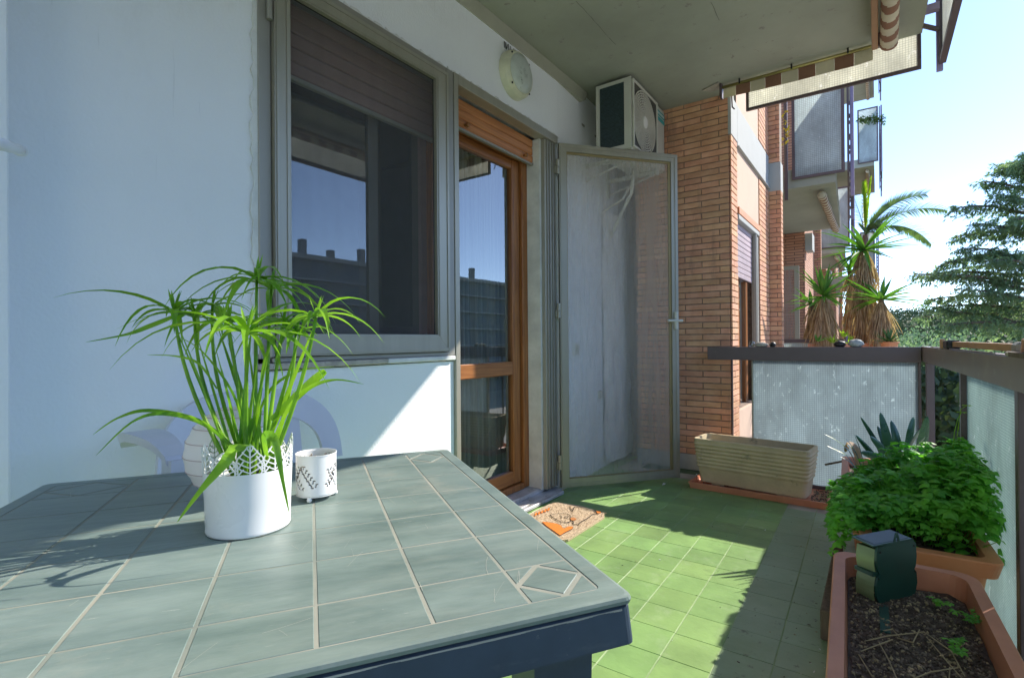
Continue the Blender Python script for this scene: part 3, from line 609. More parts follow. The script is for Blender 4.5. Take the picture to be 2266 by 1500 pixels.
for k in range(40):
    zz = az0 + .04 + k * (az1 - az0 - .07) / 40; m.box((ax0 + .03, ay0 + .003, zz), (ax1 - .052, ay0 + .0058, zz + .004))
m.build('coil', K['coil'], t)
fc = (ax1, 3.52, 2.533)
m = MB(); m.prism([(ax1 + .0008, 3.325, 2.318), (ax1 + .0008, 3.765, 2.318), (ax1 + .0008, 3.765, 2.750), (ax1 + .0008, 3.325, 2.750)], (.004, 0, 0)); m.build('grille_backing', mat('dark_grille_gap', (0.07, 0.07, 0.06), 0.8), t)
m = MB()
for k in range(11):
    rr_ = .045 + k * .0165
    m.lathe([(rr_ - .0042, .006), (rr_ - .0042, .012), (rr_ + .0042, .012), (rr_ + .0042, .006)], fc, 48, axis='X')
for k in range(28):
    a_ = 2 * math.pi * k / 28; m.beam((ax1 + .009, fc[1] + .04 * math.cos(a_), fc[2] + .04 * math.sin(a_)), (ax1 + .009, fc[1] + .215 * math.cos(a_ + .35), fc[2] + .215 * math.sin(a_ + .35)), .003, .005, upv=(1, 0, 0))
m.build('fan_grille', K['grille'], t)
m = MB(); 
for (a0, b0, a1, b1) in ((3.31, 2.303, 3.327, 2.768), (3.763, 2.303, 3.78, 2.768)): m.bbox((ax1 + .001, a0, b0), (ax1 + .014, a1, b1), .004)
for (a0, b0, a1, b1) in ((3.327, 2.303, 3.763, 2.320), (3.327, 2.751, 3.763, 2.768)): m.bbox((ax1 + .001, a0, b0), (ax1 + .014, a1, b1), .004)
m.build('grille_surround', K['acwhite'], t)
m = MB(); m.lathe([(.040, .006), (.040, .016), (.034, .019), (0, .020)], fc, 32, axis='X'); m.build('hub_cap', K['plastw'], t)
m = MB(); m.box((ax1 + .001, 3.79, 2.695), (ax1 + .003, 3.955, 2.735)); m.box((ax1 + .001, 3.79, 2.657), (ax1 + .003, 3.955, 2.686)); stk = m.build('sticker', K['teal'], t)
m = MB()
for k in range(7): m.box((ax1 + .0032, 3.803 + k * .021, 2.706), (ax1 + .0036, 3.815 + k * .021, 2.723))
m.build('lettering', K['potw'], stk)
br = thing('wall_bracket', 'white painted metal bracket carrying the air conditioner', 'bracket', loc=(-1.76, 3.4, 2.1))
for yy in (3.42, 3.86):
    m = MB(); m.bbox((-1.80, yy - .018, 2.14), (-1.765, yy + .018, 2.62), .002); m.bbox((-1.765, yy - .016, 2.262), (-1.36, yy + .016, 2.292), .002); m.beam((-1.76, yy, 2.165), (-1.40, yy, 2.262), .028, .008); m.build('bracket_arm', K['acwhite'], br)
m = MB(); m.bbox((-1.765, 3.10, 2.560), (-1.748, 3.401, 2.580), .002); m.bbox((-1.80, 3.439, 2.560), (-1.765, 3.841, 2.580), .002); m.build('cross_bar', K['alu_post'], br)
pp = thing('pipes', 'lagged pipes running down the white wall from the air conditioner to the floor', 'pipes', loc=(-1.79, 3.9, 0))
m = MB(); m.tube([(-1.50, 3.72, 2.29), (-1.53, 3.74, 2.12), (-1.66, 3.78, 1.93), (-1.765, 3.84, 1.80), (-1.77, 3.85, 1.4), (-1.772, 3.86, .8), (-1.775, 3.87, .35), (-1.77, 3.94, .02)], .014, 8); m.build('pipe', K['pipe'], pp, smooth=True)
m = MB(); m.tube([(-1.50, 3.80, 2.29), (-1.62, 3.79, 2.10), (-1.79, 3.74, 2.0), (-1.79, 3.735, 1.4), (-1.79, 3.73, .7), (-1.795, 3.78, .25), (-1.79, 3.86, .02)], .011, 8); m.build('pipe', K['pipe'], pp, smooth=True)
# crumpled plastic sheet over the pipe run
m = MB(); vs = []; fs = []; NU, NV = 14, 46
for j in range(NV + 1):
    z = .03 + 1.98 * j / NV
    for i in range(NU + 1):
        y = 3.72 + .62 * i / NU; base = -1.765 - .03 * (y - 3.72) + .05 * math.sin(math.pi * i / NU)
        am = .012 * (1.3 - z / 2.2); x = base + am * noise.noise(V(y * 22, z * 3.0, 1.0)) * 2 + am * noise.noise(V(y * 50, z * 9, 4.0))
        vs.append((x, y + .01 * noise.noise(V(z * 3, i, 0)), z))
for j in range(NV):
    for i in range(NU): o = j * (NU + 1) + i; fs.append((o, o + 1, o + NU + 2, o + NU + 1))
m.add(vs, fs); sh = m.build('plastic_sheet', K['sheet'], smooth=True); tag(sh, 'crumpled pale plastic sheet covering the wall behind the pipes', 'plastic sheet')
m = MB(); m.bbox((-1.755, 3.17, .890), (-1.726, 3.255, .985), .003); o = m.build('light_switch', K['plastw']); tag(o, 'beige light switch on white wall seen through the gauze door', 'light switch')
m = MB(); m.bbox((-1.7255, 3.197, .912), (-1.720, 3.230, .962), .002); m.build('rocker', K['acwhite'], o)
m = MB(); m.bbox((-1.80, 3.62, .545), (-1.750, 3.675, .605), .004); o = m.build('socket_box', K['pipe']); tag(o, 'small brown junction box low on the white wall', 'junction box')
# clothes line bracket at the left edge
t = thing('clothes_airer', 'end of a white wall mounted clothes airer tube at the left edge', 'clothes airer', loc=(-1.6, .2, 1.4))
m = MB(); a0 = ony(45, 333, .25); a1 = ony(-60, 300, .10); m.tube([a1, a0], .0085, 10); m.build('tube', K['potw'], t, smooth=True)
m = MB(); m.tube([a0 - (a0 - a1).normalized() * .012, a0 + (a0 - a1).normalized() * .004], .0115, 12); m.build('end_cap', K['potw'], t)

# ================================================================= brick pillar closing the balcony
BH, BL = 0.0457, 0.256
brick_full = MB(); brick_full.bbox((0.001, 0, 0.0035), (BL - 0.005, 0.012, BH - 0.0035), .0012); bo = brick_full.build('brick', K['brick']); BF = bo.data; bpy.data.objects.remove(bo)
def brick_mesh(L):
    q = MB(); q.bbox((0.001, 0, 0.0035), (L - 0.005, 0.012, BH - 0.0035), .0012); o = q.build('brick', K['brick']); d = o.data; bpy.data.objects.remove(o); return d
bm_cache = {}
def lay(parent, origin, du, length, z0, z1, phase=0.0, jit=0.0012):
    """courses of thin bricks on a wall face; origin = left end as the wall is looked at, du = unit direction to the right"""
    rz = math.atan2(du[1], du[0]); n = int(round((z1 - z0) / BH)); rr = random.Random(int(origin[1] * 100) + n)
    nrm = V(du[1], -du[0], 0)
    for k in range(n):
        z = z0 + k * BH; u = -((k % 2) * BL / 2 + phase) % BL - BL
        while u < length - 0.01:
            a = max(u, 0); b = min(u + BL, length)
            if b - a > 0.018:
                L = round(b - a, 3)
                if abs(L - BL) < 0.003: d = BF
                else:
                    if L not in bm_cache: bm_cache[L] = brick_mesh(L)
                    d = bm_cache[L]
                off = nrm * (0.0 + rr.uniform(0, jit))
                inst(d, 'brick', (origin[0] + du[0] * a + off.x, origin[1] + du[1] * a + off.y, z), parent, rotz=rz)
            u += BL
PX0, PX1, PY = -1.603, -0.878, 4.0
t = thing('brick_pillar', 'tall brick pillar at the far end of the balcony behind the beige planter', 'pillar', loc=(-1.24, 4.0, 0))
m = MB(); m.box((PX0 + .004, PY + .009, 0.0), (PX1 - .008, 4.205, H)); m.build('mortar_core', K['mortar'], t)
m = MB(); m.bbox((PX0, PY + .002, 0.0), (PX1 - .002, PY + .0115, 0.118), .002); m.build('skirting', K['skirt'], t)
lay(t, (PX0, PY + .0015, 0), (1, 0, 0), PX1 - PX0 - .001, 0.120, H + .012, phase=0.115)
# the flank of the pillar and the bay wall with its window, in sun
def leftof(v): return v
t2 = thing('bay_wall', 'sunlit brick wall flank with concrete band, salmon panels and shuttered window', 'wall', loc=(-0.87, 4.8, 0))
FX = -0.868
m = MB(); m.box((-1.75, 4.206, -9.0), (FX - .130, 5.598, 5.4)); m.box((FX - .1295, 4.206, 1.956), (FX - .008, 5.598, 5.4)); m.box((FX - .1295, 4.206, -9), (FX - .008, 5.598, .449)); m.box((FX - .1295, 5.0905, .449), (FX - .008, 5.598, 1.956)); m.build('wall_core', K['mortar'], t2)
m = MB(); m.box((-1.0, PY + .03, -9.0), (FX - .014, 4.2055, -0.27)); m.box((-1.7, PY + .03, H + .26), (FX - .014, 4.2055, 5.4)); m.build('pillar_core', K['mortar'], t2)
lay(t2, (FX, PY + .004, 0), (0, 1, 0), .205, 0.120, 2.50, phase=0.05)
lay(t2, (FX, 5.10, 0), (0, 1, 0), .497, 0.80, 2.46, phase=0.0)
lay(t2, (FX, 5.10, 0), (0, 1, 0), .497, 2.80, 3.75, phase=0.0)
m = MB(); m.bbox((FX - .02, 4.0, 2.50), (FX + .003, 4.21, 2.785), .002); m.bbox((FX - .02, 4.2105, 2.475), (FX + .003, 5.597, 2.785), .002); m.bbox((FX - .02, 4.2105, 2.466), (FX + .016, 5.597, 2.4745), .002); m.build('concrete_band', K['conc'], t2)
m = MB(); m.bbox((FX - .03, 4.2105, 2.01), (FX - .006, 5.09, 2.465), .002); m.build('panel', K['stucco'], t2)
m = MB(); m.bbox((FX - .03, 4.2105, 2.786), (FX - .004, 5.09, 5.2), .002); m.build('panel', K['stucco'], t2)
m = MB(); m.bbox((FX - .03, 4.2105, -1.2), (FX - .004, 5.09, 0.45), .002); m.build('panel', K['stucco'], t2)
m = MB(); m.bbox((FX - .05, 4.2105, 1.955), (FX + .012, 5.09, 2.009), .003); m.build('lintel', K['terra2'], t2)
m = MB(); m.bbox((FX - .05, 4.2105, 1.915), (FX + .008, 5.05, 1.953), .003); m.build('shutter_box', K['conc'], t2)
m = MB(); m.bbox((FX - .06, 4.2105, .45), (FX - .048, 4.23, 1.914), .002); m.bbox((FX - .06, 5.03, .45), (FX - .01, 5.09, 1.914), .002); m.bbox((FX - .02, 4.905, .45), (FX + .004, 4.930, 1.914), .002); m.build('guide', K['alu_post'], t2)
for k in range(10):
    m = MB(); z = 1.485 + k * .043; m.bbox((FX - .045, 4.232, z), (FX - .030, 4.90, z + .041), .004); m.build('slat', K['lilac'], t2)
m = MB(); m.box((FX - .10, 4.232, .45), (FX - .07, 4.30, 1.49)); m.box((FX - .10, 4.50, .45), (FX - .07, 4.58, 1.49)); m.box((FX - .10, 4.80, .45), (FX - .07, 4.90, 1.49)); m.build('window_frame', K['wood'], t2)
m = MB(); m.quad((FX - .085, 4.30, .45), (FX - .085, 4.80, .45), (FX - .085, 4.80, 1.49), (FX - .085, 4.30, 1.49)); m.build('pane', K['glass'], t2)
m = MB(); m.bbox((FX - .02, 4.0, 3.0), (FX, 4.208, 5.2), .002); m.build('upper_brick', K['brickfar'], t2)
# pier beyond
t3 = thing('brick_pier', 'brick pier projecting beyond the shuttered window with a grey concrete band', 'pier', loc=(-.81, 5.8, 0))
m = MB(); m.box((-0.866, 5.609, -9), (-0.770, 5.74, 5.4)); m.build('mortar_core', K['mortar'], t3)
lay(t3, (-0.866, 5.6015, 0), (1, 0, 0), .100, 0.80, 2.44, phase=.06)
lay(t3, (-0.866, 5.6015, 0), (1, 0, 0), .100, 2.72, 3.75, phase=.06)
m = MB(); m.bbox((-.870, 5.60, 2.44), (-.762, 5.75, 2.719), .002); m.build('concrete_band', K['conc'], t3)
lay(t3, (-0.762, 5.602, 0), (0, 1, 0), .128, 0.80, 2.44, phase=.1)

# ================================================================= the far railing and the side railing
def wired_panel(parent, a, b, z0, z1, mt, th=.006, name='glass_panel', dirt=None):
    a = V(*a); b = V(*b); d = (b - a).normalized(); n = V(-d.y, d.x, 0) * th / 2
    m = MB(); m.prism([(a.x - n.x, a.y - n.y, z0), (b.x - n.x, b.y - n.y, z0), (b.x - n.x, b.y - n.y, z1), (a.x - n.x, a.y - n.y, z1)], n * 2); return m.build(name, mt, parent)
t = thing('end_railing', 'brown steel railing with wired glass panel across the far end of the balcony', 'railing', loc=(-.3, 3.85, 0))
m = MB(); m.bbox((-1.008, 3.85, 0.850), (0.206, 3.905, 0.942), .003); m.build('handrail', K['rail'], t)
m = MB(); m.bbox((-.862, 3.925, 0.03), (-.853, 3.94, .848), .002); m.build('post', K['rail'], t)
m = MB(); m.bbox((-.722, 3.885, 0.03), (-.700, 3.905, .849), .003); m.build('post', K['alu_post'], t)
wired_panel(t, (-.710, 3.872), (.19, 3.872), .045, .849, K['wired'])
m = MB(); m.bbox((.190, 3.86, 0.0), (.2035, 3.90, .849), .002); m.build('post', K['rail'], t)
m = MB(); m.bbox((-.700, 3.862, 0.02), (.188, 3.882, .044), .002); m.build('bottom_bar', K['rail'], t)

t = thing('side_railing', 'long brown railing on the open side with posts and rippled glass', 'railing', loc=(.3, 2, 0))
def rx(y, o=0): return railx(y) + o
m = MB(); m.prism([(rx(-1.9), -1.9, .858), (rx(3.905), 3.905, .858), (rx(3.905, .055), 3.905, .858), (rx(-1.9, .055), -1.9, .858)], (0, 0, .087)); m.build('handrail', K['rail2'], t)
for yy in (3.80, 2.72, 1.90, 1.235, .45, -.5, -1.5):
    m = MB(); m.bbox((rx(yy, .010), yy - .022, -.1), (rx(yy, .048), yy + .022, .857), .002); m.build('post', K['rail'], t)
gl = [(2.70, 1.95), (1.85, 1.28), (1.19, .5), (.40, -.45), (-.55, -1.45)]
for a, b in gl:
    wired_panel(t, (rx(a, .03), a - .005), (rx(b, .03), b + .005), .05, .857, K['wiredg'])
m = MB(); m.prism([(rx(-1.5, .02), -1.5, .02), (rx(2.70, .02), 2.70, .02), (rx(2.70, .04), 2.70, .02), (rx(-1.5, .04), -1.5, .02)], (0, 0, .028)); m.build('bottom_bar', K['rail'], t)

# things lying on the rails
t = thing('wooden_rod', 'orange wooden rod with dark clamps lying along the top of the side rail', 'rod', loc=(.27, 2.6, .95))
def rl(y, o, z): return V(railx(y) + o, y, z)
m = MB(); m.beam(rl(2.96, .03, .968), rl(1.98, .03, .968), .022, .022); m.build('rod', K['rodwood'], t)
m = MB(); m.bbox((railx(3.1) + .005, 2.96, .9455), (railx(3.1) + .055, 3.12, .985), .006); m.build('clamp', K['black'], t)
m = MB(); m.bbox((railx(3.1) + .0, 3.13, .9455), (railx(3.1) + .014, 3.20, .990), .002); m.build('clamp_plate', K['rodwood'], t)
m = MB(); m.bbox((railx(1.9) + .012, 1.90, .9455), (railx(1.9) + .050, 1.972, .985), .008); m.build('clamp', K['alu_post'], t)
m = MB(); m.bbox((railx(1.8) + .01, 1.70, .9455), (railx(1.8) + .055, 1.86, .995), .004); o = m.build('wood_block', K['rodwood']); tag(o, 'short wooden block on the side rail at the right edge', 'wood block')
m = MB(); m.beam(rl(1.86, .002, .953), rl(1.65, -.004, .953), .028, .012); o = m.build('cork_tool', K['bark']); tag(o, 'small dark wooden tool handle lying on the near side rail', 'tool')
m = MB(); m.bbox((railx(1.9) - .006, 1.865, .9458), (railx(1.9) + .010, 1.935, .960), .004); m.build('knob', K['stone'], o)
m = MB(); m.beam(rl(3.55, .01, .948), rl(2.15, .012, .948), .006, .004); o = m.build('thin_strip', K['alu']); tag(o, 'thin pale metal strip lying along the side rail', 'metal strip')

def lump(name, c, r, sq, mt, seed=0, label='', cat='stone'):
    m = MB(); n, k = 14, 9; rn = random.Random(seed); vs = []; fs = []
    for j in range(k + 1):
        ph = math.pi * j / k
        for i in range(n):
            th = 2 * math.pi * i / n; d = V(math.sin(ph) * math.cos(th), math.sin(ph) * math.sin(th), math.cos(ph)); q = 1 + .25 * noise.noise(d * 2.2 + V(seed, 0, 0))
            vs.append((c[0] + d.x * r * sq[0] * q, c[1] + d.y * r * sq[1] * q, c[2] + d.z * r * sq[2] * q))
    for j in range(k):
        for i in range(n): fs.append((j * n + i, (j + 1) * n + i, (j + 1) * n + (i + 1) % n, j * n + (i + 1) % n))
    m.add(vs, fs); o = m.build(name, mt, smooth=True); return tag(o, label, cat)
lump('stone', (-.655, 3.88, .956), .03, (1.4, 1, .62), K['stone'], 1, 'flat pale stone on the far rail beside the glass jar')
lump('dark_pebble', (-.585, 3.88, .957), .020, (1, 1, .9), K['black'], 2, 'round black pebble on the far rail', 'pebble')
t = tag(MB().build('x', K['jar']), 'x', 'x'); bpy.data.objects.remove(t)
m = MB(); m.lathe([(.014, .9425), (.018, .95), (.018, .972), (.013, .978), (.014, .984)], (-.715, 3.88, 0), 18); o = m.build('glass_jar', K['jar'], smooth=True); tag(o, 'small clear glass jar on the far rail next to the stone', 'jar')
lump('stone', (-.115, 3.885, .963), .034, (1.25, .9, .75), K['conc'], 5, 'grey stone in the middle of the far rail below the yuccas')
lump('dark_stone', (-.20, 3.885, .960), .026, (1.3, 1, .8), K['black'], 6, 'dark lump on the far rail left of the grey stone')

# ================================================================= overhead: awning, upper railing
t = thing('rolled_awning', 'rolled brown and cream striped awning under the outer ceiling edge', 'awning', loc=(.05, 2, 2.65))
def stripe_roll(parent, x, z, r, y0, y1, tw=.055, seg=40, name='roll'):
    m = MB(); n = 20; L = abs(y1 - y0); k = int(L / .012); vs = []; fs = []; ms = []
    for i in range(k + 1):
        y = y0 + (y1 - y0) * i / k
        for a_ in range(n): th = 2 * math.pi * a_ / n; rr_ = r * (1 + .05 * math.sin(th * 2 + y * 9)); vs.append((x + rr_ * math.cos(th), y, z + rr_ * math.sin(th)))
    for i in range(k):
        for a_ in range(n):
            a2 = (a_ + 1) % n; fs.append((i * n + a_, i * n + a2, (i + 1) * n + a2, (i + 1) * n + a_)); y = (y0 + (y1 - y0) * i / k) + .030 * math.sin(2 * math.pi * a_ / n)
            ms.append(int(math.floor(y / tw)) % 2)
    m.add(vs, fs); m.m = ms; m.f.append(tuple(range(n))); m.m.append(0); m.sm.append(False); m.f.append(tuple(k * n + q for q in range(n))); m.m.append(0); m.sm.append(False)
    return m.build(name, [K['cream'], K['brown']], parent, smooth=True)
stripe_roll(t, .064, 2.712, .042, -1.8, 3.73, tw=.078)
m = MB(); m.bbox((-.018, -1.8, 2.698), (.013, 3.73, 2.727), .004); m.build('front_bar', K['brownbar'], t)
m = MB(); m.bbox((-.005, 3.735, 2.72), (.09, 3.77, 2.799), .004); m.build('end_bracket', K['rail'], t)
t = thing('awning_valance', 'brass rod with brown and cream striped valance strip under the ceiling', 'awning', loc=(-.43, 3.7, 2.7))
m = MB(); m.tube([(-.885, 3.83, 2.772), (-.02, 3.83, 2.772)], .010, 10); m.build('rod', K['brass'], t, smooth=True)
xs = [1.035 * q for q in (-.848, -.770, -.680, -.590, -.495, -.400, -.305, -.205, -.105, -.012)]
vz = [2.698, 2.698, 2.694, 2.691, 2.689, 2.687, 2.687, 2.687, 2.685, 2.691]
for k in range(9):
    m = MB(); m.prism([(xs[k] + .0006, 3.838, vz[k]), (xs[k + 1] - .0006, 3.838, vz[k + 1]), (xs[k + 1] - .0006, 3.838, 2.784), (xs[k] + .0006, 3.838, 2.784)], (0, .003, 0)); m.build('stripe', K['brown'] if k % 2 else K['cream'], t)
for xx in (-.77, -.45, -.14):
    m = MB(); m.bbox((xx - .005, 3.818, 2.765), (xx + .005, 3.828, 2.7995), .001); m.build('hook', K['black'], t)
m = MB(); m.bbox((-.900, 3.81, 2.698), (-.884, 3.86, 2.7995), .003); m.build('end_bracket', K['rail'], t)
m = MB(); m.tube([(-.872, 3.88, 2.79), (-.835, 3.88, 2.76), (-.830, 3.88, 2.64), (-.815, 3.88, 2.62)], .005, 6); m.build('hanger', K['rail'], t)

t = thing('upper_railing', 'railing of the balcony above with bright sunlit wired glass and brown frame', 'railing', loc=(-.26, 3.92, 2.6))
def framed(parent, x0, x1, y, z0, z1, mt, fw_=.022, fm='rail', yd=.02):
    m = MB(); m.box((x0, y, z0), (x1, y + yd, z0 + fw_)); m.box((x0, y, z1 - fw_), (x1, y + yd, z1)); m.box((x0, y, z0 + fw_), (x0 + fw_, y + yd, z1 - fw_)); m.box((x1 - fw_, y, z0 + fw_), (x1, y + yd, z1 - fw_)); m.build('frame', K[fm], parent)
    m = MB(); m.box((x0 + fw_, y + yd * .4, z0 + fw_), (x1 - fw_, y + yd * .6, z1 - fw_)); m.build('glass_panel', mt, parent)
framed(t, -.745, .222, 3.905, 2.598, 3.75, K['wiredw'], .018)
def framedy(parent, xa, xb, y0, y1, z0, z1, mt, fw_=.03, fm='rail', xd=.03):
    def X_(y): return xa + (xb - xa) * (y - y0) / (y1 - y0)
    m = MB()
    m.prism([(xa, y0, z0), (xb, y1, z0), (xb + xd, y1, z0), (xa + xd, y0, z0)], (0, 0, fw_)); m.prism([(xa, y0, z1 - fw_), (xb, y1, z1 - fw_), (xb + xd, y1, z1 - fw_), (xa + xd, y0, z1 - fw_)], (0, 0, fw_))
    for (p_, q_) in ((y0, y0 + fw_), (y1 - fw_, y1)): m.box((X_(p_), p_, z0 + fw_), (X_(p_) + xd, q_, z1 - fw_))
    m.build('frame', K[fm], parent)
    m = MB(); m.prism([(X_(y0 + fw_) + xd * .4, y0 + fw_, z0 + fw_), (X_(y1 - fw_) + xd * .4, y1 - fw_, z0 + fw_), (X_(y1 - fw_) + xd * .6, y1 - fw_, z0 + fw_), (X_(y0 + fw_) + xd * .6, y0 + fw_, z0 + fw_)], (0, 0, z1 - z0 - 2 * fw_)); m.build('glass_panel', mt, parent)
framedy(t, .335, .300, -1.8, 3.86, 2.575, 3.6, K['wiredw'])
m = MB(); m.bbox((.288, 3.862, 2.54), (.318, 3.885, 3.6), .002); m.build('post', K['navybar'], t)
for yy in (3.80, 2.2, .6): m = MB(); m.bbox((.232 + (3.8 - yy) * .018, yy - .02, 2.86), (.298, yy + .02, 2.90), .002); m.build('stay', K['navybar'], t); m = MB(); m.beam((.225 + (3.8 - yy) * .018, yy + .03, 2.81), (.30, yy + .03, 2.76), .02, .02); m.build('stay', K['rail'], t)

# ================================================================= neighbouring balconies along the facade
def stair(n): return 5.7 * n
def unit_wall(k, label_w, label_p):
    """brick pillar wall + recessed facade + pier of the k-th neighbour"""
    dy = 5.7 * k; dx = -SK * dy
    t = thing('brick_pillar', label_p, 'pillar', loc=(-1.3 + dx, 4.0 + dy, 0))
    m = MB(); m.box((-1.8 + dx, 4.0 + dy, -9), (-.872 + dx, 4.2 + dy, 5.4)); m.build('brickwork', K['brickfar'], t)
    m = MB(); m.bbox((-.869 + dx, 4.0 + dy, 2.44), (-.765 + dx, 4.35 + dy, 2.72), .002); m.build('concrete_band', K['conc'], t)
    t = thing('house_wall', label_w, 'wall', loc=(-1.5 + dx, 2 + dy, 0))
    m = MB(); m.box((-1.95 + dx, .05 + dy, -9), (-1.76 + dx, 3.99 + dy, 5.4)); m.build('wall', K['stucco'], t)
    m = MB(); m.box((-1.8 + dx, 4.205 + dy, -9), (-.88 + dx, 5.59 + dy, 5.4)); m.build('bay', K['brickfar'], t)
    m = MB(); m.box((-.879 + dx, 5.6 + dy, -9), (-.768 + dx, 5.74 + dy, 5.4)); m.build('pier', K['brickfar'], t)
unit_wall(1, 'shaded recessed house wall of the next balcony', 'distant brick pillar wall behind the yuccas')
unit_wall(2, 'recessed house wall two balconies away', 'narrow brick pillar two balconies away')
unit_wall(3, 'recessed house wall three balconies away', 'narrow brick pillar three balconies away')
ft = thing('screen_frame_door', 'pale framed screen door in front of the distant brick wall', 'screen door', loc=(-1.1, 9.6, 0))
a0, a1 = ony(1733, 590, 9.5), ony(1768, 590, 9.5)
m = MB(); m.box((a0.x, 9.5, 0), (a1.x, 9.53, .06)); m.box((a0.x, 9.5, a0.z - .06), (a1.x, 9.53, a0.z)); m.box((a1.x - .07, 9.5, .06), (a1.x, 9.53, a0.z - .06)); m.build('frame', K['alu'], ft)
m = MB(); m.quad((a0.x, 9.515, .06), (a1.x - .07, 9.515, .06), (a1.x - .07, 9.515, a0.z - .06), (a0.x, 9.515, a0.z - .06)); m.build('gauze', K['meshlight'], ft)

def balcony(x0, x1, y0, y1, zf, label, drift=-.035, glass='frost', ztop=1.10, low=-.13, awn=True, end=True):
    """a neighbour's balcony: slab, end panel, side panels with posts and stays"""
    t = thing('balcony', label, 'balcony', loc=((x0 + x1) / 2, y0, zf))
    xe = x1 + drift * (y1 - y0)
    m = MB(); m.prism([(-1.9, y0 + .03, zf - .22), (x1 - .09, y0 + .03, zf - .22), (xe - .09, y1, zf - .22), (-1.9, y1, zf - .22)], (0, 0, .22)); m.build('slab', K['ceil'], t)
    if end: framed(t, x0, x1, y0, zf + low, zf + ztop, K[glass], .03)
    framedy(t, x1 + .02, xe + .02, y0 + .05, y1, zf + low, zf + ztop, K[glass], .04, 'rail', .02)
    for k in range(5):
        yy = y0 + .12 + k * (y1 - y0 - .2) / 4; xx = x1 + drift * (yy - y0)
        m = MB(); m.bbox((xx + .05, yy, zf + low - .25), (xx + .085, yy + .04, zf + ztop + .05), .003); m.build('post', K['navybar' if k % 2 == 0 else 'rail'], t)
        for zz in (-.1, .15, .5, .9): m = MB(); m.box((xx + .0415, yy + .005, zf + zz), (xx + .0495, yy + .035, zf + zz + .04)); m.build('stay', K['rail'], t)
    if awn: stripe_roll(t, x1 - .24, zf - .29, .045, y0 + .25, y1 - .2, tw=.07, name='awning_roll')
    return t
nb = balcony(-.80, -.285, 6.75, 9.65, 2.96, 'neighbouring upper balcony with frosted end panel and rolled striped awning beneath')
m = MB(); m.bbox((-.875, 6.70, 2.60), (-.840, 6.74, 4.2), .002); m.build('post', K['rail'], nb)
m = MB(); m.bbox((-.905, 6.66, 2.9), (-.895, 6.67, 4.2), .001); m.build('rod', K['navybar'], nb)
b2 = balcony(-.95, -.33, 6.4, 9.7, -.02, 'neighbouring balcony on our own level behind the far railing', awn=False, ztop=.99, glass='frost', end=False)
m = MB(); m.bbox((-.93, 6.38, .95), (-.30, 6.42, .99), .003); m.build('handrail', K['rail'], b2)
wired_panel(b2, (-.90, 6.40), (-.33, 6.40), .0, .948, K['frost'])
balcony(-.98, -.45, 12.4, 15.2, 2.96, 'second neighbouring upper balcony partly hidden by the yucca crowns')
q0, q1 = ony(1898, 363, 16.2), ony(1944, 358, 16.2)
balcony(q0.x, q1.x, 16.2, 19.3, q0.z + .12, 'high distant balcony with plants trailing over its edge', drift=0.0, ztop=1.28)
q0, q1 = ony(1904, 618, 16.6), ony(1937, 618, 16.6)
balcony(q0.x, q1.x, 16.6, 19.6, q0.z + .13, 'distant balcony below the palm fronds', drift=0.0, ztop=1.12)
q0, q1 = ony(1896, 100, 16.0), ony(1942, 100, 16.0)
balcony(q0.x, q1.x, 16.2, 19.2, q0.z - 0.02, 'topmost distant balcony against the sky', drift=0.0, ztop=1.2, end=False)

# ================================================================= the table with moulded tiles
TZ = 0.72
FRc = V(-.914, .991, 0); TU = V(.696, -.455, 0).normalized(); TV = V(TU.y, -TU.x, 0); TV = TV if TV.dot(V(-.469, -.677, 0)) > 0 else -TV
TS = 0.829
def tp(v, u, z=TZ): p = FRc + TU * u + TV * v; return (p.x, p.y, z)
t = thing('garden_table', 'square dark green plastic garden table with moulded tile top and navy apron', 'table', loc=(-.8, .42, 0))
m = MB(); r = .012
def ring(ins, z): return [tp(ins, ins, z), tp(TS - ins, ins, z), tp(TS - ins, TS - ins, z), tp(ins, TS - ins, z)]
def loft(m, rings):
    n = len(rings[0]); vs = [p for g in rings for p in g]; fs = []
    for i in range(len(rings) - 1):
        for k in range(n): fs.append((i * n + k, i * n + (k + 1) % n, (i + 1) * n + (k + 1) % n, (i + 1) * n + k))
    m.add(vs, fs); return len(m.v) - n
def rring(ins, z, rad=.010, seg=4):
    pts = []; a, b = ins, TS - ins
    for (cu, cv, s0) in ((a, a, 180), (b, a, 270), (b, b, 0), (a, b, 90)):
        cx = cu + rad if cu == a else cu - rad; cy = cv + rad if cv == a else cv - rad
        for k in range(seg + 1):
            th = R(s0 + 90 * k / seg); pts.append(tp(cx + rad * math.cos(th), cy + rad * math.sin(th), z))
    return pts
m = MB(); loft(m, [rring(.006, TZ - .053), rring(-.001, TZ - .0515), rring(-.001, TZ - .0495), rring(.0022, TZ - .012), rring(.006, TZ - .0105)]); m.build('apron', K['apron'], t, smooth=False)
m = MB(); i0 = loft(m, [rring(.0055, TZ - .0105), rring(.0008, TZ - .0085), rring(.0, TZ - .0045), rring(.0012, TZ - .0012), rring(.005, TZ), rring(.026, TZ)]); i1 = loft(m, [rring(.026, TZ), rring(.0265, TZ - .0009)]); m.build('rim', K['table'], t)
m = MB(); q = rring(.024, TZ - .0009); m.add(q, [tuple(range(len(q)))]); q2 = rring(.024, TZ - .010); m.add(q2, [tuple(range(len(q2)))]); m.build('groove_bed', K['tgroove'], t)
VL = [.0275, .112, .217, .326, .437, .551, .664, .8015]; UL = [.0275, .128, .245, .362, .481, .600, .718, .8015]
gv = .0021
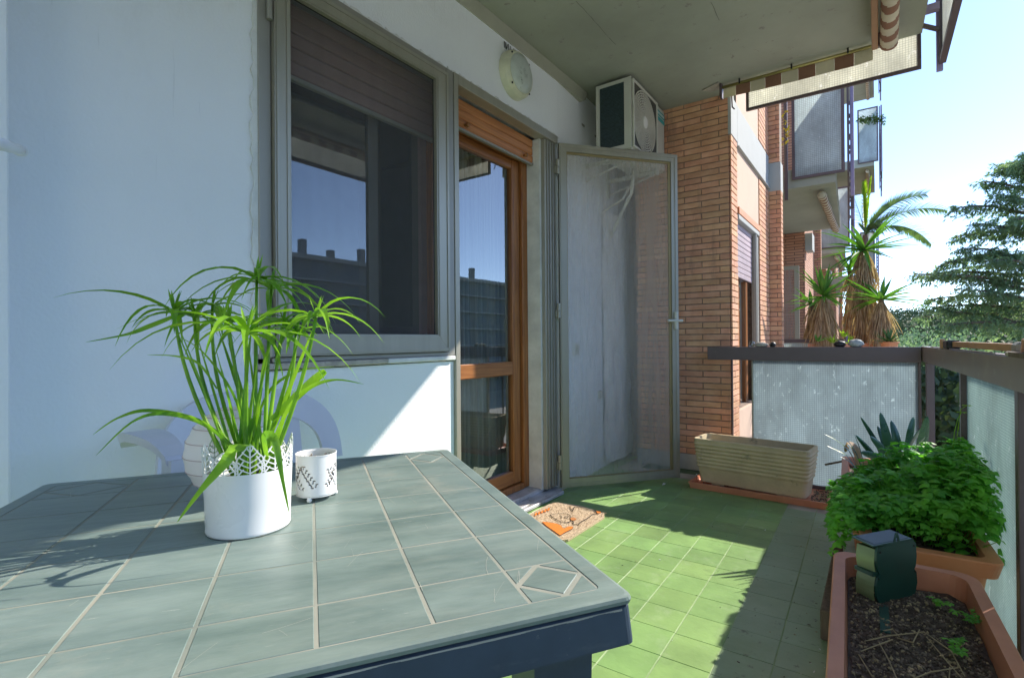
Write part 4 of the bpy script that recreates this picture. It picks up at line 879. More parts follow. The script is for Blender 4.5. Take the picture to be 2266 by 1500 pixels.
def panel(m, quad, ins=.0006):
    c = sum((V(*p, 0) for p in quad), V(0, 0, 0)) / len(quad)
    top = []; bot = []
    for p in quad:
        d = V(*p, 0) - c; k = 1 - ins * 1.4 / max(d.length, .01); q_ = c + d * k; top.append(tp(q_.x, q_.y, TZ - .0003)); bot.append(tp(p[0], p[1], TZ - .0009))
    n = len(quad); m.add(top + bot, [tuple(range(n))] + [(i, (i + 1) % n, n + (i + 1) % n, n + i) for i in range(n)])
for i in range(7):
    for j in range(7):
        v0, v1, u0, u1 = VL[i] + gv, VL[i + 1] - gv, UL[j] + gv * .85, UL[j + 1] - gv * .85
        if (i in (0, 6)) and (j in (0, 6)):
            cv, cu = (v0 + v1) / 2, (u0 + u1) / 2; hv, hu = (v1 - v0) / 2, (u1 - u0) / 2; g = .0042
            m = MB(); panel(m, [(cv - hv + g, cu), (cv, cu - hu + g), (cv + hv - g, cu), (cv, cu + hu - g)]); m.build('tile_panel', K['table'], t)
            for sv in (-1, 1):
                for su in (-1, 1):
                    m = MB(); panel(m, [(cv + sv * hv, cu + su * hu), (cv + sv * hv, cu + su * g * 1.2), (cv + sv * g * 1.2, cu + su * hu)]); m.build('tile_panel', K['table'], t)
        else:
            m = MB(); panel(m, [(v0, u0), (v1, u0), (v1, u1), (v0, u1)]); m.build('tile_panel', K['table'], t)
for (a_, b_) in ((.07, .07), (TS - .07, .07), (.07, TS - .07), (TS - .07, TS - .07)):
    m = MB(); c0 = V(*tp(a_, b_, 0))
    def sq(h, z): return [c0 + TU * h + TV * h + V(0, 0, z), c0 - TU * h + TV * h + V(0, 0, z), c0 - TU * h - TV * h + V(0, 0, z), c0 + TU * h - TV * h + V(0, 0, z)]
    loft(m, [sq(.022, 0), sq(.030, .3), sq(.036, TZ - .057)]); m.build('leg', K['apron'], t)

rq = random.Random(44); m = MB()
for k in range(85):
    v, u_ = rq.uniform(.03, .80), rq.uniform(.03, .80); th = rq.gauss(1.2, .7); L = rq.uniform(.006, .05); bend = rq.gauss(0, .18); wv = rq.uniform(.00008, .00024); pr_ = None
    for i in range(6):
        a_ = V(math.cos(th), math.sin(th), 0); nn = V(-a_.y, a_.x, 0) * wv
        if not (.02 < v < .81 and .02 < u_ < .81): break
        cu_ = (tp(v + nn.x, u_ + nn.y, TZ + .0001), tp(v - nn.x, u_ - nn.y, TZ + .0001))
        if pr_: m.add([pr_[0], pr_[1], cu_[1], cu_[0]], [(0, 1, 2, 3)])
        pr_ = cu_; v += a_.x * L / 5; u_ += a_.y * L / 5; th += bend / 5
m.build('scratches', mat('pale_scratch', (0.44, 0.45, 0.40), 0.7), t, kind='stuff')
m = MB()      # pale line on the apron edge: rubbed plastic with its highlight put into the colour
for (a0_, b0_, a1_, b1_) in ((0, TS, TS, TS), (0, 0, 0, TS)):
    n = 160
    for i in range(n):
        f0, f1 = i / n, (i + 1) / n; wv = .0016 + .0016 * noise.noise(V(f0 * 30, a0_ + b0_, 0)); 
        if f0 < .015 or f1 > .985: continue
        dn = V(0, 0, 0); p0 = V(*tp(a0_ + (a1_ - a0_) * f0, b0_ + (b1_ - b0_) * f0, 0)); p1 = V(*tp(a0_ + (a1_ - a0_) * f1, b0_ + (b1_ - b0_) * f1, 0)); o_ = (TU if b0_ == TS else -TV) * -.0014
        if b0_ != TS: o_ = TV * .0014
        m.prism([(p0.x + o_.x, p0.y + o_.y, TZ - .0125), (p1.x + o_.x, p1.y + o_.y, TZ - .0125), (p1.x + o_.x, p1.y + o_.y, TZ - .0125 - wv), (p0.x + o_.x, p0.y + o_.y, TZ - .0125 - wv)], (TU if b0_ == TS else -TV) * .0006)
m.build('rubbed_highlight_edge', mat('rubbed_highlight_plastic', (0.38, 0.38, 0.34), 0.8), t, kind='stuff')

# ================================================================= white pot with lace rim
PC = V(-.785, .407, TZ)
t = thing('lace_pot', 'white metal flower pot with cut out leaf lace rim on the table', 'flower pot', loc=tuple(PC))
m = MB(); m.lathe([(0, .003), (.054, .003), (.0575, .0005), (.0585, .003), (.0580, .006), (.0592, .045), (.0612, .092)], PC, 64); m.lathe([(.0602, .092), (.0582, .045), (.0570, .006)], PC, 64); m.build('bowl', K['potw'], t, smooth=True)
# lace: thin cut out leaves standing round the rim
m = MB()
def rimp(th, z, o=0): r_ = .0612 + (z - .092) * .045 + o; return V(PC.x + r_ * math.cos(th), PC.y + r_ * math.sin(th), PC.z + z)
def ribbon(th0, z0, th1, z1, w_, steps=3, bend=0.0):
    pr_ = None
    for i in range(steps + 1):
        f = i / steps; th = th0 + (th1 - th0) * f; z = z0 + (z1 - z0) * f; nb_ = bend * math.sin(math.pi * f); th += nb_
        dth, dz = (th1 - th0) * .061, (z1 - z0); L = math.hypot(dth, dz) + 1e-6; ox, oz = -dz / L * w_ / .061, dth / L * w_
        cur = (rimp(th + ox, z + oz), rimp(th - ox, z - oz), rimp(th - ox, z - oz, -.0009), rimp(th + ox, z + oz, -.0009))
        if pr_: m.add(list(pr_) + list(cur), [(0, 1, 5, 4), (1, 2, 6, 5), (2, 3, 7, 6), (3, 0, 4, 7)])
        pr_ = cur
NL = 11
for k in range(NL):
    c0_ = 2 * math.pi * k / NL + .12; tall = .047 if k % 2 == 0 else .037; wdt = .285
    for sgn in (-1, 1):      # outline of each leaf
        prev = None
        for i in range(9):
            f = i / 8; w_ = wdt * math.sin(math.pi * min(1, .18 + .82 * f)) ** .8 * (1 + .10 * math.sin(f * 14)); cur = (c0_ + sgn * w_, .088 + tall * f * .95 + (.002 if i == 8 else 0))
            if i == 8: cur = (c0_, .088 + tall)
            if prev: ribbon(prev[0], prev[1], cur[0], cur[1], .00095, 1)
            prev = cur
    ribbon(c0_, .086, c0_, .088 + tall, .0009, 3)
    for q_ in range(5):
        f = .12 + .16 * q_
        for sgn in (-1, 1):
            w_ = wdt * math.sin(math.pi * min(1, .18 + .82 * (f + .18))) ** .8
            ribbon(c0_, .088 + tall * f, c0_ + sgn * w_ * .95, .088 + tall * min(.97, f + .20), .00085, 3, bend=sgn * .02)
    cb = 2 * math.pi * (k + .5) / NL + .12
    for q_ in range(4): ribbon(cb, .090 + .004 * q_, cb + (-1) ** q_ * .15, .100 + .006 * q_, .0010, 2)
m.build('lace_rim', K['potw'], t)
m = MB(); m.lathe([(0, .070), (.057, .070)], PC, 32); m.build('soil', K['soil'], t)

# papyrus
t = thing('papyrus_plant', 'bright green umbrella papyrus growing from the white lace pot', 'plant', loc=(PC.x, PC.y, PC.z + .07))
rp_ = random.Random(21)
DP = 0.787
def stemcurve(p0, p1, sag=.0, n=8, bow=None):
    bow = bow or V(0, 0, 0); return [p0.lerp(p1, i / n) + bow * math.sin(math.pi * i / n) + V(0, 0, 0) for i in range(n + 1)]
heads = [  # px, py, depth, root offset, rays, ray length, tilt
    (385, 690, .80, (-.020, .0), 15, .105), (430, 702, .84, (-.016, .01), 13, .10), (568, 618, .86, (.0, .018), 17, .125), (546, 738, .71, (.0, -.01), 22, .12),
    (700, 700, .76, (.026, -.004), 17, .095), (505, 715, .80, (-.006, .012), 12, .09), (628, 712, .86, (.014, .016), 14, .09), (600, 640, .90, (.012, .022), 12, .11), (470, 676, .86, (-.01, .02), 10, .09),
    (655, 735, .82, (.02, .01), 10, .075)]
head_green = K['papy']
for (hx, hy, d, ro, nr, rl_) in heads:
    hp = at(hx, hy, d); rt_ = PC + RGT * ro[0] + V(-.58, .81, 0) * ro[1] + V(0, 0, .07)
    pts = stemcurve(rt_, hp, n=9, bow=(V(0, 0, .012) + RGT * (-.02 if hx < 500 else (.012 if hx > 640 else 0))))
    m = MB(); m.tube(pts, [.0036, .0036, .0034, .0033, .0032, .003, .0028, .0026, .0024, .0022], 6); m.build('stem', head_green, t, smooth=True)
    m = MB()
    nr = int(nr * .8)
    for k in range(nr):
        th = 2 * math.pi * k / nr + rp_.uniform(-.2, .2); el = rp_.uniform(.0, .7)
        dvec = V(math.cos(th) * math.cos(el), math.sin(th) * math.cos(el), math.sin(el)); L = rl_ * rp_.choice((.55, .8, 1.0, 1.3, 1.5))
        m.blade(hp + dvec * .002, dvec, L, rp_.uniform(.0075, .0125), droop=rp_.uniform(1.0, 2.3), seg=8, prof=lambda f: (.65 + .5 * math.sin(math.pi * min(1, f * 1.4))) * (1 - f ** 3) + .02, fold=.22)
    for k in range(4):
        th = rp_.uniform(0, 6.28); m.blade(hp, V(math.cos(th) * .3, math.sin(th) * .3, 1), rl_ * .35, .005, droop=.3, seg=4, fold=.2)
    m.build('umbel', head_green, t)
# one long ray to the left, arching leaves
m = MB()
def arch(p, wd=.006, tube=False):
    """leaf through given picture-surveyed points"""
    P = [at(*q) for q in p]; vs = []; fs = []; n = len(P) * 4
    def cr(t_):
        k = min(int(t_ * (len(P) - 1)), len(P) - 2); f = t_ * (len(P) - 1) - k; p0, p1, p2, p3 = P[max(k - 1, 0)], P[k], P[k + 1], P[min(k + 2, len(P) - 1)]
        return .5 * ((2 * p1) + (p2 - p0) * f + (2 * p0 - 5 * p1 + 4 * p2 - p3) * f * f + (3 * p1 - p0 - 3 * p2 + p3) * f ** 3)
    prev = None
    for i in range(n + 1):
        t_ = i / n; c = cr(min(t_, .9999)); d = (cr(min(t_ + .02, .9999)) - cr(max(t_ - .02, 0))).normalized(); sd_ = d.cross(FWD).normalized() * .8 + FWD * .35; sd_ = (sd_ - d * sd_.dot(d)).normalized()
        w_ = wd / 2 * ((.5 + .5 * math.sin(math.pi * min(1, t_ * 1.2 + .1))) * (1 - t_ ** 4) + .03)
        cur = [c - sd_ * w_, c + sd_.cross(d) * w_ * .35, c + sd_ * w_]
        if prev: m.add(prev + cur, [(0, 1, 4, 3), (1, 2, 5, 4)])
        prev = cur
leaves = [([(385, 700, .80), (330, 722, .80), (280, 740, .79), (190, 757, .78)], .007),
          ([(520, 990, .76), (440, 930, .74), (330, 908, .73), (260, 925, .73), (205, 962, .73)], .007), ([(525, 1000, .76), (450, 938, .73), (360, 915, .71), (290, 935, .70), (212, 1008, .70)], .007),
          ([(600, 1000, .78), (640, 900, .78), (690, 855, .78), (745, 840, .78), (805, 850, .78)], .008), ([(560, 950, .82), (600, 860, .86), (665, 820, .88), (740, 812, .88)], .006),
          ([(480, 860, .78), (440, 805, .78), (390, 788, .78), (325, 785, .78)], .005), ([(600, 930, .78), (690, 845, .80), (720, 822, .80), (708, 830, .8)], .016),
          ([(560, 990, .74), (515, 995, .70), (500, 1020, .685), (440, 1090, .675), (392, 1155, .665)], .016), ([(590, 1010, .73), (585, 965, .70), (608, 975, .685), (625, 1060, .68), (640, 1135, .68)], .012),
          ([(545, 1000, .76), (520, 880, .78), (450, 780, .80), (395, 745, .82)], .006), ([(585, 1000, .77), (640, 860, .80), (680, 760, .80), (700, 712, .78)], .008), ([(560, 1000, .77), (575, 880, .78), (590, 780, .80), (640, 700, .84)], .007)]
for pl_, wd in leaves:
    m = MB(); arch(pl_, wd); m.build('leaf', K['papy'], t, smooth=True)
for k in range(20):      # dense upright blades at the base
    a_ = rp_.uniform(0, 6.28); q_ = rp_.uniform(0, .026); b0 = PC + V(math.cos(a_) * q_, math.sin(a_) * q_, .068); m = MB()
    lean = RGT * rp_.uniform(-.42, .42) + fw * rp_.uniform(-.2, .3); m.blade(b0, V(0, 0, 1) + lean, rp_.uniform(.10, .30), rp_.uniform(.005, .010), droop=rp_.uniform(.0, .35), seg=7, prof=lambda f: 1 - f ** 3 + .02, fold=.4)
    m.build('leaf', K['papy'], t, smooth=True)

# ================================================================= lantern and round ornament
LC = V(-.829, .552, TZ)
t = thing('tea_light_holder', 'small white metal tea light holder with cut out fern sprigs full of pebbles', 'candle holder', loc=tuple(LC))
r = .0345
m = MB(); NT, NZ = 150, 34; z0, z1 = .010, .080
holes = set()
def sprig(t0, zb_, sgn):
    for q_ in range(6):
        for s2 in (-1, 1):
            tc_ = t0 + sgn * q_ * 3.0 + s2 * 2.6; zc_ = zb_ + q_ * 3.0 + (1.2 if s2 > 0 else 0)
            for a_ in range(-2, 3):
                for b_ in range(-1, 2):
                    if abs(a_) + 1.4 * abs(b_) < 2.3: holes.add((int(tc_ + a_ * s2 * .75) % NT, int(round(zc_ + b_ + a_ * .55))))
for k in range(9): sprig(k * NT / 9.0, 5 if k % 2 else 8, -1 if k % 3 else 1)
vs = [(LC.x + r * math.cos(2 * math.pi * i / NT), LC.y + r * math.sin(2 * math.pi * i / NT), LC.z + z0 + (z1 - z0) * j / NZ) for j in range(NZ + 1) for i in range(NT)]
fs = [(j * NT + i, j * NT + (i + 1) % NT, (j + 1) * NT + (i + 1) % NT, (j + 1) * NT + i) for j in range(NZ) for i in range(NT) if not ((i, j) in holes and 4 < j < 29)]
m.add(vs, fs); o = m.build('wall', K['potw'], t, smooth=True); so = o.modifiers.new('thickness', 'SOLIDIFY'); so.thickness = .0008
m = MB(); m.lathe([(r - .0006, .0795), (r + .0008, .0795), (r + .0008, .0812), (r - .0006, .0812), (r - .0006, .0795)], LC, 64); m.lathe([(0, .011), (r, .011), (r, .0085), (0, .0085)], LC, 48); m.build('rim', K['potw'], t)
for k in range(3):
    th = R(-55 + 120 * k); m = MB(); m.lathe([(0, 0), (.004, .002), (.0045, .005), (.003, .0085)], LC + V(math.cos(th) * (r - .002), math.sin(th) * (r - .002), 0), 12); m.build('foot', K['potw'], t, smooth=True)
m = MB(); m.lathe([(0, .012), (r - .004, .012), (r - .004, .066), (0, .066)], LC, 24); m.build('inner_glass', K['stones'], t)
m = MB(); rr = random.Random(9)
for k in range(110):
    a_ = rr.uniform(0, 6.28); q_ = math.sqrt(rr.random()) * (r - .005); c0 = LC + V(math.cos(a_) * q_, math.sin(a_) * q_, .067 + rr.uniform(0, .006)); s_ = rr.uniform(.002, .0038)
    m.add([c0 + V(s_, 0, 0), c0 + V(0, s_, 0), c0 - V(s_, 0, 0), c0 - V(0, s_, 0), c0 + V(0, 0, s_ * .8), c0 - V(0, 0, s_ * .8)], [(0, 1, 4), (1, 2, 4), (2, 3, 4), (3, 0, 4), (1, 0, 5), (2, 1, 5), (3, 2, 5), (0, 3, 5)])
m.build('pebbles', K['stones'], t, kind='stuff')
BC = at(522, 998, .94); br_ = BC.z - TZ - .0005
t = thing('ribbed_globe', 'round white ribbed globe ornament hidden behind the lace pot', 'ornament', loc=(BC.x, BC.y, TZ))
m = MB(); NB = 72; NR_ = 40
vs = []; fs = []
for j in range(NR_ + 1):
    ph = math.pi * (.0 + j / NR_)
    for i in range(NB): th = 2 * math.pi * i / NB; q_ = br_ * (1 + .012 * math.cos(j * math.pi / 2)); vs.append(BC + V(q_ * math.sin(ph) * math.cos(th), q_ * math.sin(ph) * math.sin(th), -q_ * math.cos(ph)))
for j in range(NR_):
    for i in range(NB): fs.append((j * NB + i, j * NB + (i + 1) % NB, (j + 1) * NB + (i + 1) % NB, (j + 1) * NB + i))
m.add(vs, fs); m.build('globe', K['ball'], t, smooth=True)
for k in range(1, 10):
    ph = math.pi * k / 10; rr_ = br_ * math.sin(ph) * 1.012; zz = -br_ * math.cos(ph) * 1.012; m = MB(); m.lathe([(rr_ - .0006, zz - .0006), (rr_ + .0006, zz - .0006), (rr_ + .0006, zz + .0006), (rr_ - .0006, zz + .0006), (rr_ - .0006, zz - .0006)], BC, 48); m.build('rib', K['balll'], t)
m = MB(); fp = at(432, 985, 1.0)
for k in range(9): m.blade(fp, RGT * math.cos(k * .7) + V(0, 0, 1) * math.sin(k * .7) - FWD * .3, .014, .005, droop=.2, seg=3)
m.build('tassel', K['papyold'], t)

# ================================================================= plastic chair behind the table
t = thing('plastic_chair', 'white moulded plastic armchair in the shade between table and wall', 'chair', loc=(-1.45, .78, 0))
BX = -1.52
def bz(s_, top): return top
m = MB(); N_ = 26; out_ = []; inn = []
yc, zc, hw, hh = .845, .60, .285, .250      # centre, half width, height of the arch
for i in range(N_ + 1):
    th = math.pi * i / N_; q_ = .72
    cx, sx_ = math.cos(th), math.sin(th)
    px_ = (abs(cx) ** q_) * (1 if cx > 0 else -1); pz_ = abs(sx_) ** q_
    out_.append((yc + hw * px_, zc + hh * pz_)); inn.append((yc + (hw - .065) * px_, zc + (hh - .085) * pz_))
def cur(y, z): return BX - .055 * (1 - ((y - yc) / hw) ** 2) - (z - .45) * .16      # backrest curves and leans
vs = []; fs = []
for (a_, b_) in ((out_, .0), (inn, .0)):
    pass
rings = []
for i in range(N_ + 1):
    yo, zo = out_[i]; yi, zi = inn[i]
    rings.append([V(cur(yo, zo) + .004, yo, zo), V(cur(yo, zo) - .012, yo, zo), V(cur(yi, zi) - .004, yi, zi), V(cur(yi, zi) + .012, yi, zi)])
vs = [p for g in rings for p in g]; fs = [(i * 4 + k, i * 4 + (k + 1) % 4, (i + 1) * 4 + (k + 1) % 4, (i + 1) * 4 + k) for i in range(N_) for k in range(4)]
m.add(vs, fs); m.build('back_frame', K['chair'], t)
def zin(y): 
    k = max(0, min(1, abs(y - yc) / (hw - .065))); return zc + (hh - .085) * (1 - k ** (2 / .72)) ** (.72 / 2)
for (a_, b_) in ((.600 - .0, .655), (.70, .775), (.815, .89), (.93, 1.0), (1.035, 1.085)):
    m = MB(); y0, y1 = a_, b_
    if y0 < yc - hw + .06: y0 = yc - hw + .07
    for j in range(8):
        za_ = .44 + (min(zin(y0), zin(y1)) + .01 - .44) * j / 8; zb_ = .44 + (min(zin(y0), zin(y1)) + .01 - .44) * (j + 1) / 8
        m.prism([(cur(y0, za_), y0, za_), (cur(y1, za_), y1, za_), (cur(y1, zb_), y1, zb_), (cur(y0, zb_), y0, zb_)], (.007, 0, 0))
    m.build('back_slat', K['chair'], t)
m = MB(); m.bbox((-1.50, .60, .415), (-1.06, 1.09, .44), .012); m.build('seat', K['chair'], t)
for s_, y, ah in ((-1, .500, .08), (1, 1.085, -.12)):
    m = MB(); n = 12; top = []; 
    for i in range(n + 1):
        f = i / n; x = BX - .03 + (.27 if s_ < 0 else .50) * f; z = .68 + ah + .035 * math.sin(math.pi * f * .9) - (.10 * max(0, f - .8) * 5 * max(0, f - .8)); hw_ = .022 + .014 * math.sin(math.pi * f); yy = y + s_ * .02 * math.sin(math.pi * f)
        top.append([V(x, yy - hw_, z), V(x, yy + hw_, z), V(x, yy + hw_ * .8, z - .022), V(x, yy - hw_ * .8, z - .022)])
    vs = [p for g in top for p in g]; fs = [(i * 4 + k, i * 4 + (k + 1) % 4, (i + 1) * 4 + (k + 1) % 4, (i + 1) * 4 + k) for i in range(n) for k in range(4)] + [(0, 1, 2, 3), (n * 4, n * 4 + 3, n * 4 + 2, n * 4 + 1)]
    m.add(vs, fs); m.build('armrest', K['chair'], t)
    m = MB(); m.beam((-1.29 if s_ < 0 else -1.07, y, .66 + ah), (-1.27 if s_ < 0 else -1.04, y + s_ * .02, 0), .05, .03, upv=(0, 1, 0)); m.build('leg', K['chair'], t)
    m = MB(); m.beam((-1.56, y, .62), (-1.60, y + s_ * .02, 0), .05, .03, upv=(0, 1, 0)); m.build('leg', K['chair'], t)

# ================================================================= doormat
t = thing('doormat', 'beige coir doormat with orange cat and outlined dog print by the door', 'doormat', loc=(-1.45, 2.46, 0))
m = MB(); cor = [(-1.625, 2.20), (-1.29, 2.20), (-1.262, 2.24), (-1.255, 2.64), (-1.285, 2.70), (-1.45, 2.735), (-1.60, 2.72), (-1.625, 2.66)]
m.prism([(a_, b_, .001) for a_, b_ in cor], (0, 0, .012)); m.build('mat', K['coir'], t)
m = MB(); rr = random.Random(8)
for k in range(2600):
    x, y = rr.uniform(-1.62, -1.262), rr.uniform(2.205, 2.70); m.beam((x, y, .012), (x + rr.uniform(-.003, .003), y + rr.uniform(-.003, .003), .0165), .0012, .0012, upv=(0, 1, 0))
m.build('coir_pile', K['coir'], t, kind='stuff')
def decal(pl_, name, mt, z=.0172):
    P = [onz(x, y, z) for x, y in pl_]; m = MB(); m.prism(P, (0, 0, .0006)); return m.build(name, mt, t)
def stroke(pl_, wd, name='outline'):
    m = MB(); P = [onz(x, y, .0172) for x, y in pl_]
    for a_, b_ in zip(P, P[1:]): m.beam(a_, b_, wd, .001)
    return m.build(name, K['blackp'], t)
g = lambda x, y: (1160 + x / 8.825, 1040 + y / 8.825)
decal([g(*q) for q in [(350, 1005), (500, 1020), (640, 1045), (720, 1080), (740, 1120), (780, 1140), (870, 1095), (950, 1100), (945, 1135), (860, 1180), (790, 1215), (700, 1270), (560, 1170), (430, 1080)]], 'orange_figure', K['orange'])
stroke([g(*q) for q in [(350, 1005), (500, 1020), (640, 1045), (720, 1080), (740, 1120), (780, 1140), (870, 1095), (950, 1100), (945, 1135), (860, 1180), (790, 1215), (700, 1270)]], .004)
stroke([g(*q) for q in [(660, 1240), (680, 1190), (730, 1180), (770, 1210)]], .003)
stroke([g(*q) for q in [(505, 870), (560, 920), (640, 965), (720, 1005), (840, 1020), (920, 990), (960, 1000), (960, 1050), (1060, 1065), (1090, 1020), (1180, 970), (1290, 900), (1330, 860), (1440, 845), (1500, 810)]], .0045)
stroke([g(*q) for q in [(505, 870), (600, 850), (760, 840), (850, 850), (910, 890), (900, 950)]], .0025)
stroke([g(*q) for q in [(885, 710), (945, 800), (980, 715), (1100, 725), (1250, 765), (1400, 790), (1390, 820)]], .004)
stroke([g(*q) for q in [(700, 880), (740, 910), (720, 940)]], .003); stroke([g(*q) for q in [(790, 900), (850, 900), (850, 930), (800, 930), (790, 900)]], .003)
decal([g(*q) for q in [(900, 930), (960, 920), (1030, 950), (960, 985), (910, 970)]], 'pink_mark', K['shutter'])
decal([g(*q) for q in [(1400, 790), (1500, 805), (1490, 835), (1430, 840)]], 'orange_mark', K['orange'])
for k in range(5):
    a_ = (200 + 62 * k, 880 - 24 * k); decal([g(a_[0], a_[1]), g(a_[0] + 22, a_[1] - 45), g(a_[0] + 48, a_[1] - 52), g(a_[0] + 50, a_[1] - 20), g(a_[0] + 26, a_[1] + 8)], 'orange_letter', K['orange']); stroke([g(a_[0] + 22, a_[1] - 45), g(a_[0] + 48, a_[1] - 52), g(a_[0] + 50, a_[1] - 20)], .003)

# ================================================================= planters
def planter(name, label, c, L, D, Hh, mt, ribs=None, ang=0.0, rim=.022, taper=.035, thick=.010, ribn=7, soil=.05, base=0.0, flute=False, group=None, cat='planter', rimh=.035, rnd=.03):
    """oblong trough, long side along local X; c = centre of the base"""
    t = thing(name, label, cat, group=group, loc=(c[0], c[1], c[2])); ca, sa = math.cos(ang), math.sin(ang)
    def wp(x, y, z): return V(c[0] + x * ca - y * sa, c[1] + x * sa + y * ca, c[2] + z)
    def rg(lx, ly, z, rad=rnd, seg=5):
        pts = []; rad = min(rad, lx * .45, ly * .45)
        for (sx, sy, s0) in ((-1, -1, 180), (1, -1, 270), (1, 1, 0), (-1, 1, 90)):
            for k in range(seg + 1):
                th = R(s0 + 90 * k / seg); pts.append(wp(sx * (lx / 2 - rad) + rad * math.cos(th), sy * (ly / 2 - rad) + rad * math.sin(th), z))
        return pts
    prof = []
    if ribs:
        z0, z1 = ribs; n = ribn * 6
        prof.append((0, 0)); prof.append((0, z0 - .004))
        for i in range(n + 1):
            f = i / n; prof.append((.006 * (.5 - .5 * math.cos(2 * math.pi * f * ribn)) + .002, z0 + (z1 - z0) * f))
        prof.append((.002, Hh - .012))
    else:
        prof = [(0, 0), (0, Hh - rimh - .004), (rim, Hh - rimh), (rim + .004, Hh - .008)]
    rings = []
    for (o, z) in prof:
        k = taper * 2 * (1 - z / Hh); rings.append(rg(L - k + 2 * o, D - k + 2 * o, z))
    o = prof[-1][0]
    rings.append(rg(L + 2 * o, D + 2 * o, Hh - .004)); rings.append(rg(L + 2 * o - .006, D + 2 * o - .006, Hh)); rings.append(rg(L - 2 * thick + (0 if ribs else .0), D - 2 * thick, Hh)); 
    for z in (Hh - .02, Hh - soil - .03): k = taper * 2 * (1 - z / Hh); rings.append(rg(L - k - 2 * thick, D - k - 2 * thick, z))
    m = MB(); loft(m, rings); m.build('trough', mt, t, smooth=False)
    b = MB(); q = rg(L - taper * 2, D - taper * 2, .001); b.add(q, [tuple(range(len(q)))]); b.build('base', mt, t)
    if flute:
        m = MB(); n = int((L - .14) / .014)
        for k in range(n):
            x = -L / 2 + .07 + k * .014
            for sy in (-1, 1):
                y0 = sy * (D / 2 - taper * (1 - .02 / Hh) + .0005); y1 = sy * (D / 2 - taper * (1 - (Hh - rimh - .03) / Hh) + .0005)
                m.beam(wp(x, y0, .03), wp(x, y1, Hh - rimh - .03), .005, .004, upv=(sa, -ca, 0))
        nn = int((D - .10) / .016)
        for k in range(nn):
            y = -D / 2 + .05 + k * .016
            for sx in (-1, 1):
                m.beam(wp(sx * (L / 2 - taper * .93 + .0005), y, .03), wp(sx * (L / 2 - taper * (1 - (Hh - rimh - .03) / Hh) + .0005), y, Hh - rimh - .03), .005, .004, upv=(ca, sa, 0))
        m.build('fluting', mt, t)
    # soil with crumbs
    m = MB(); nx, ny = 46, max(10, int(46 * D / L)); k = taper * 2 * (1 - (Hh - soil) / Hh); lx, ly = L - k - 2 * thick - .002, D - k - 2 * thick - .002; vs = []; fs = []
    for j in range(ny + 1):
        for i in range(nx + 1):
            x = -lx / 2 + lx * i / nx; y = -ly / 2 + ly * j / ny; vs.append(wp(x, y, Hh - soil + .010 * noise.noise(V(x * 14 + c[1] * 9, y * 14, 0)) + .005 * noise.noise(V(x * 60, y * 60, 3))))
    for j in range(ny):
        for i in range(nx): o = j * (nx + 1) + i; fs.append((o, o + 1, o + nx + 2, o + nx + 1))
    m.add(vs, fs); m.build('soil', K['soil'], t, smooth=True)
    return t, wp
BA = math.atan2(-.07, .68)
bt, bw = planter('beige_planter', 'empty beige ribbed concrete planter standing in a terracotta tray', (-.672, 3.655, .036), .700, .250, .292, K['beige'], ribs=(.095, .270), ang=BA, taper=.030, thick=.014, ribn=7, soil=.10, rnd=.03)
# legs under the planter
for sx in (-.2, .2):
    m = MB(); P = [bw(sx - .04, -.09, -.012), bw(sx + .04, -.09, -.012), bw(sx + .04, .09, -.012), bw(sx - .04, .09, -.012)]; m.prism(P, (0, 0, .0125)); m.build('foot', K['beige'], bt)
t = thing('planter_tray', 'shallow terracotta tray with dry debris under the beige planter', 'tray', loc=(-.64, 3.66, 0))
tx0, tx1, ty0, ty1 = -1.035, -.247, 3.505, 3.875; ta = R(-1.5)
def tw(x, y, z): dx, dy = x + .64, y - 3.69; return V(-.64 + dx * math.cos(ta) - dy * math.sin(ta), 3.69 + dx * math.sin(ta) + dy * math.cos(ta), z)
m = MB(); rgs = []
for (o, z) in ((0, .001), (.006, .034), (.011, .036), (.011, .042), (-.001, .042), (-.004, .018), (-.010, .015)): rgs.append([tw(tx0 - o, ty0 - o, z), tw(tx1 + o, ty0 - o, z), tw(tx1 + o, ty1 + o, z), tw(tx0 - o, ty1 + o, z)])
i0 = loft(m, rgs); m.add(rgs[-1], [(0, 1, 2, 3)]); m.add(rgs[0], [(0, 1, 2, 3)]); m.build('tray', K['terra'], t)
m = MB(); rr = random.Random(31)
for k in range(420):
    x = rr.uniform(tx0 + .01, tx1 - .01); y = rr.uniform(ty0 + .01, ty1 - .01)
    if k > 130: x = rr.uniform(-.345, tx1 - .012)
    s_ = rr.uniform(.002, .007); c0 = tw(x, y, .017 + s_ * .4); q_ = V(rr.uniform(-1, 1), rr.uniform(-1, 1), .2).normalized()
    m.mi = 0 if rr.random() < .5 else 1; m.beam(c0 - q_ * s_, c0 + q_ * s_, s_ * .8, s_ * .5)
m.build('debris', [K['straw'], K['soil']], t, kind='stuff')
m = MB(); m.beam(tw(-1.03, 3.62, .05), tw(-1.005, 3.55, .085), .008, .006); m.build('label_stick', K['potw'], t)

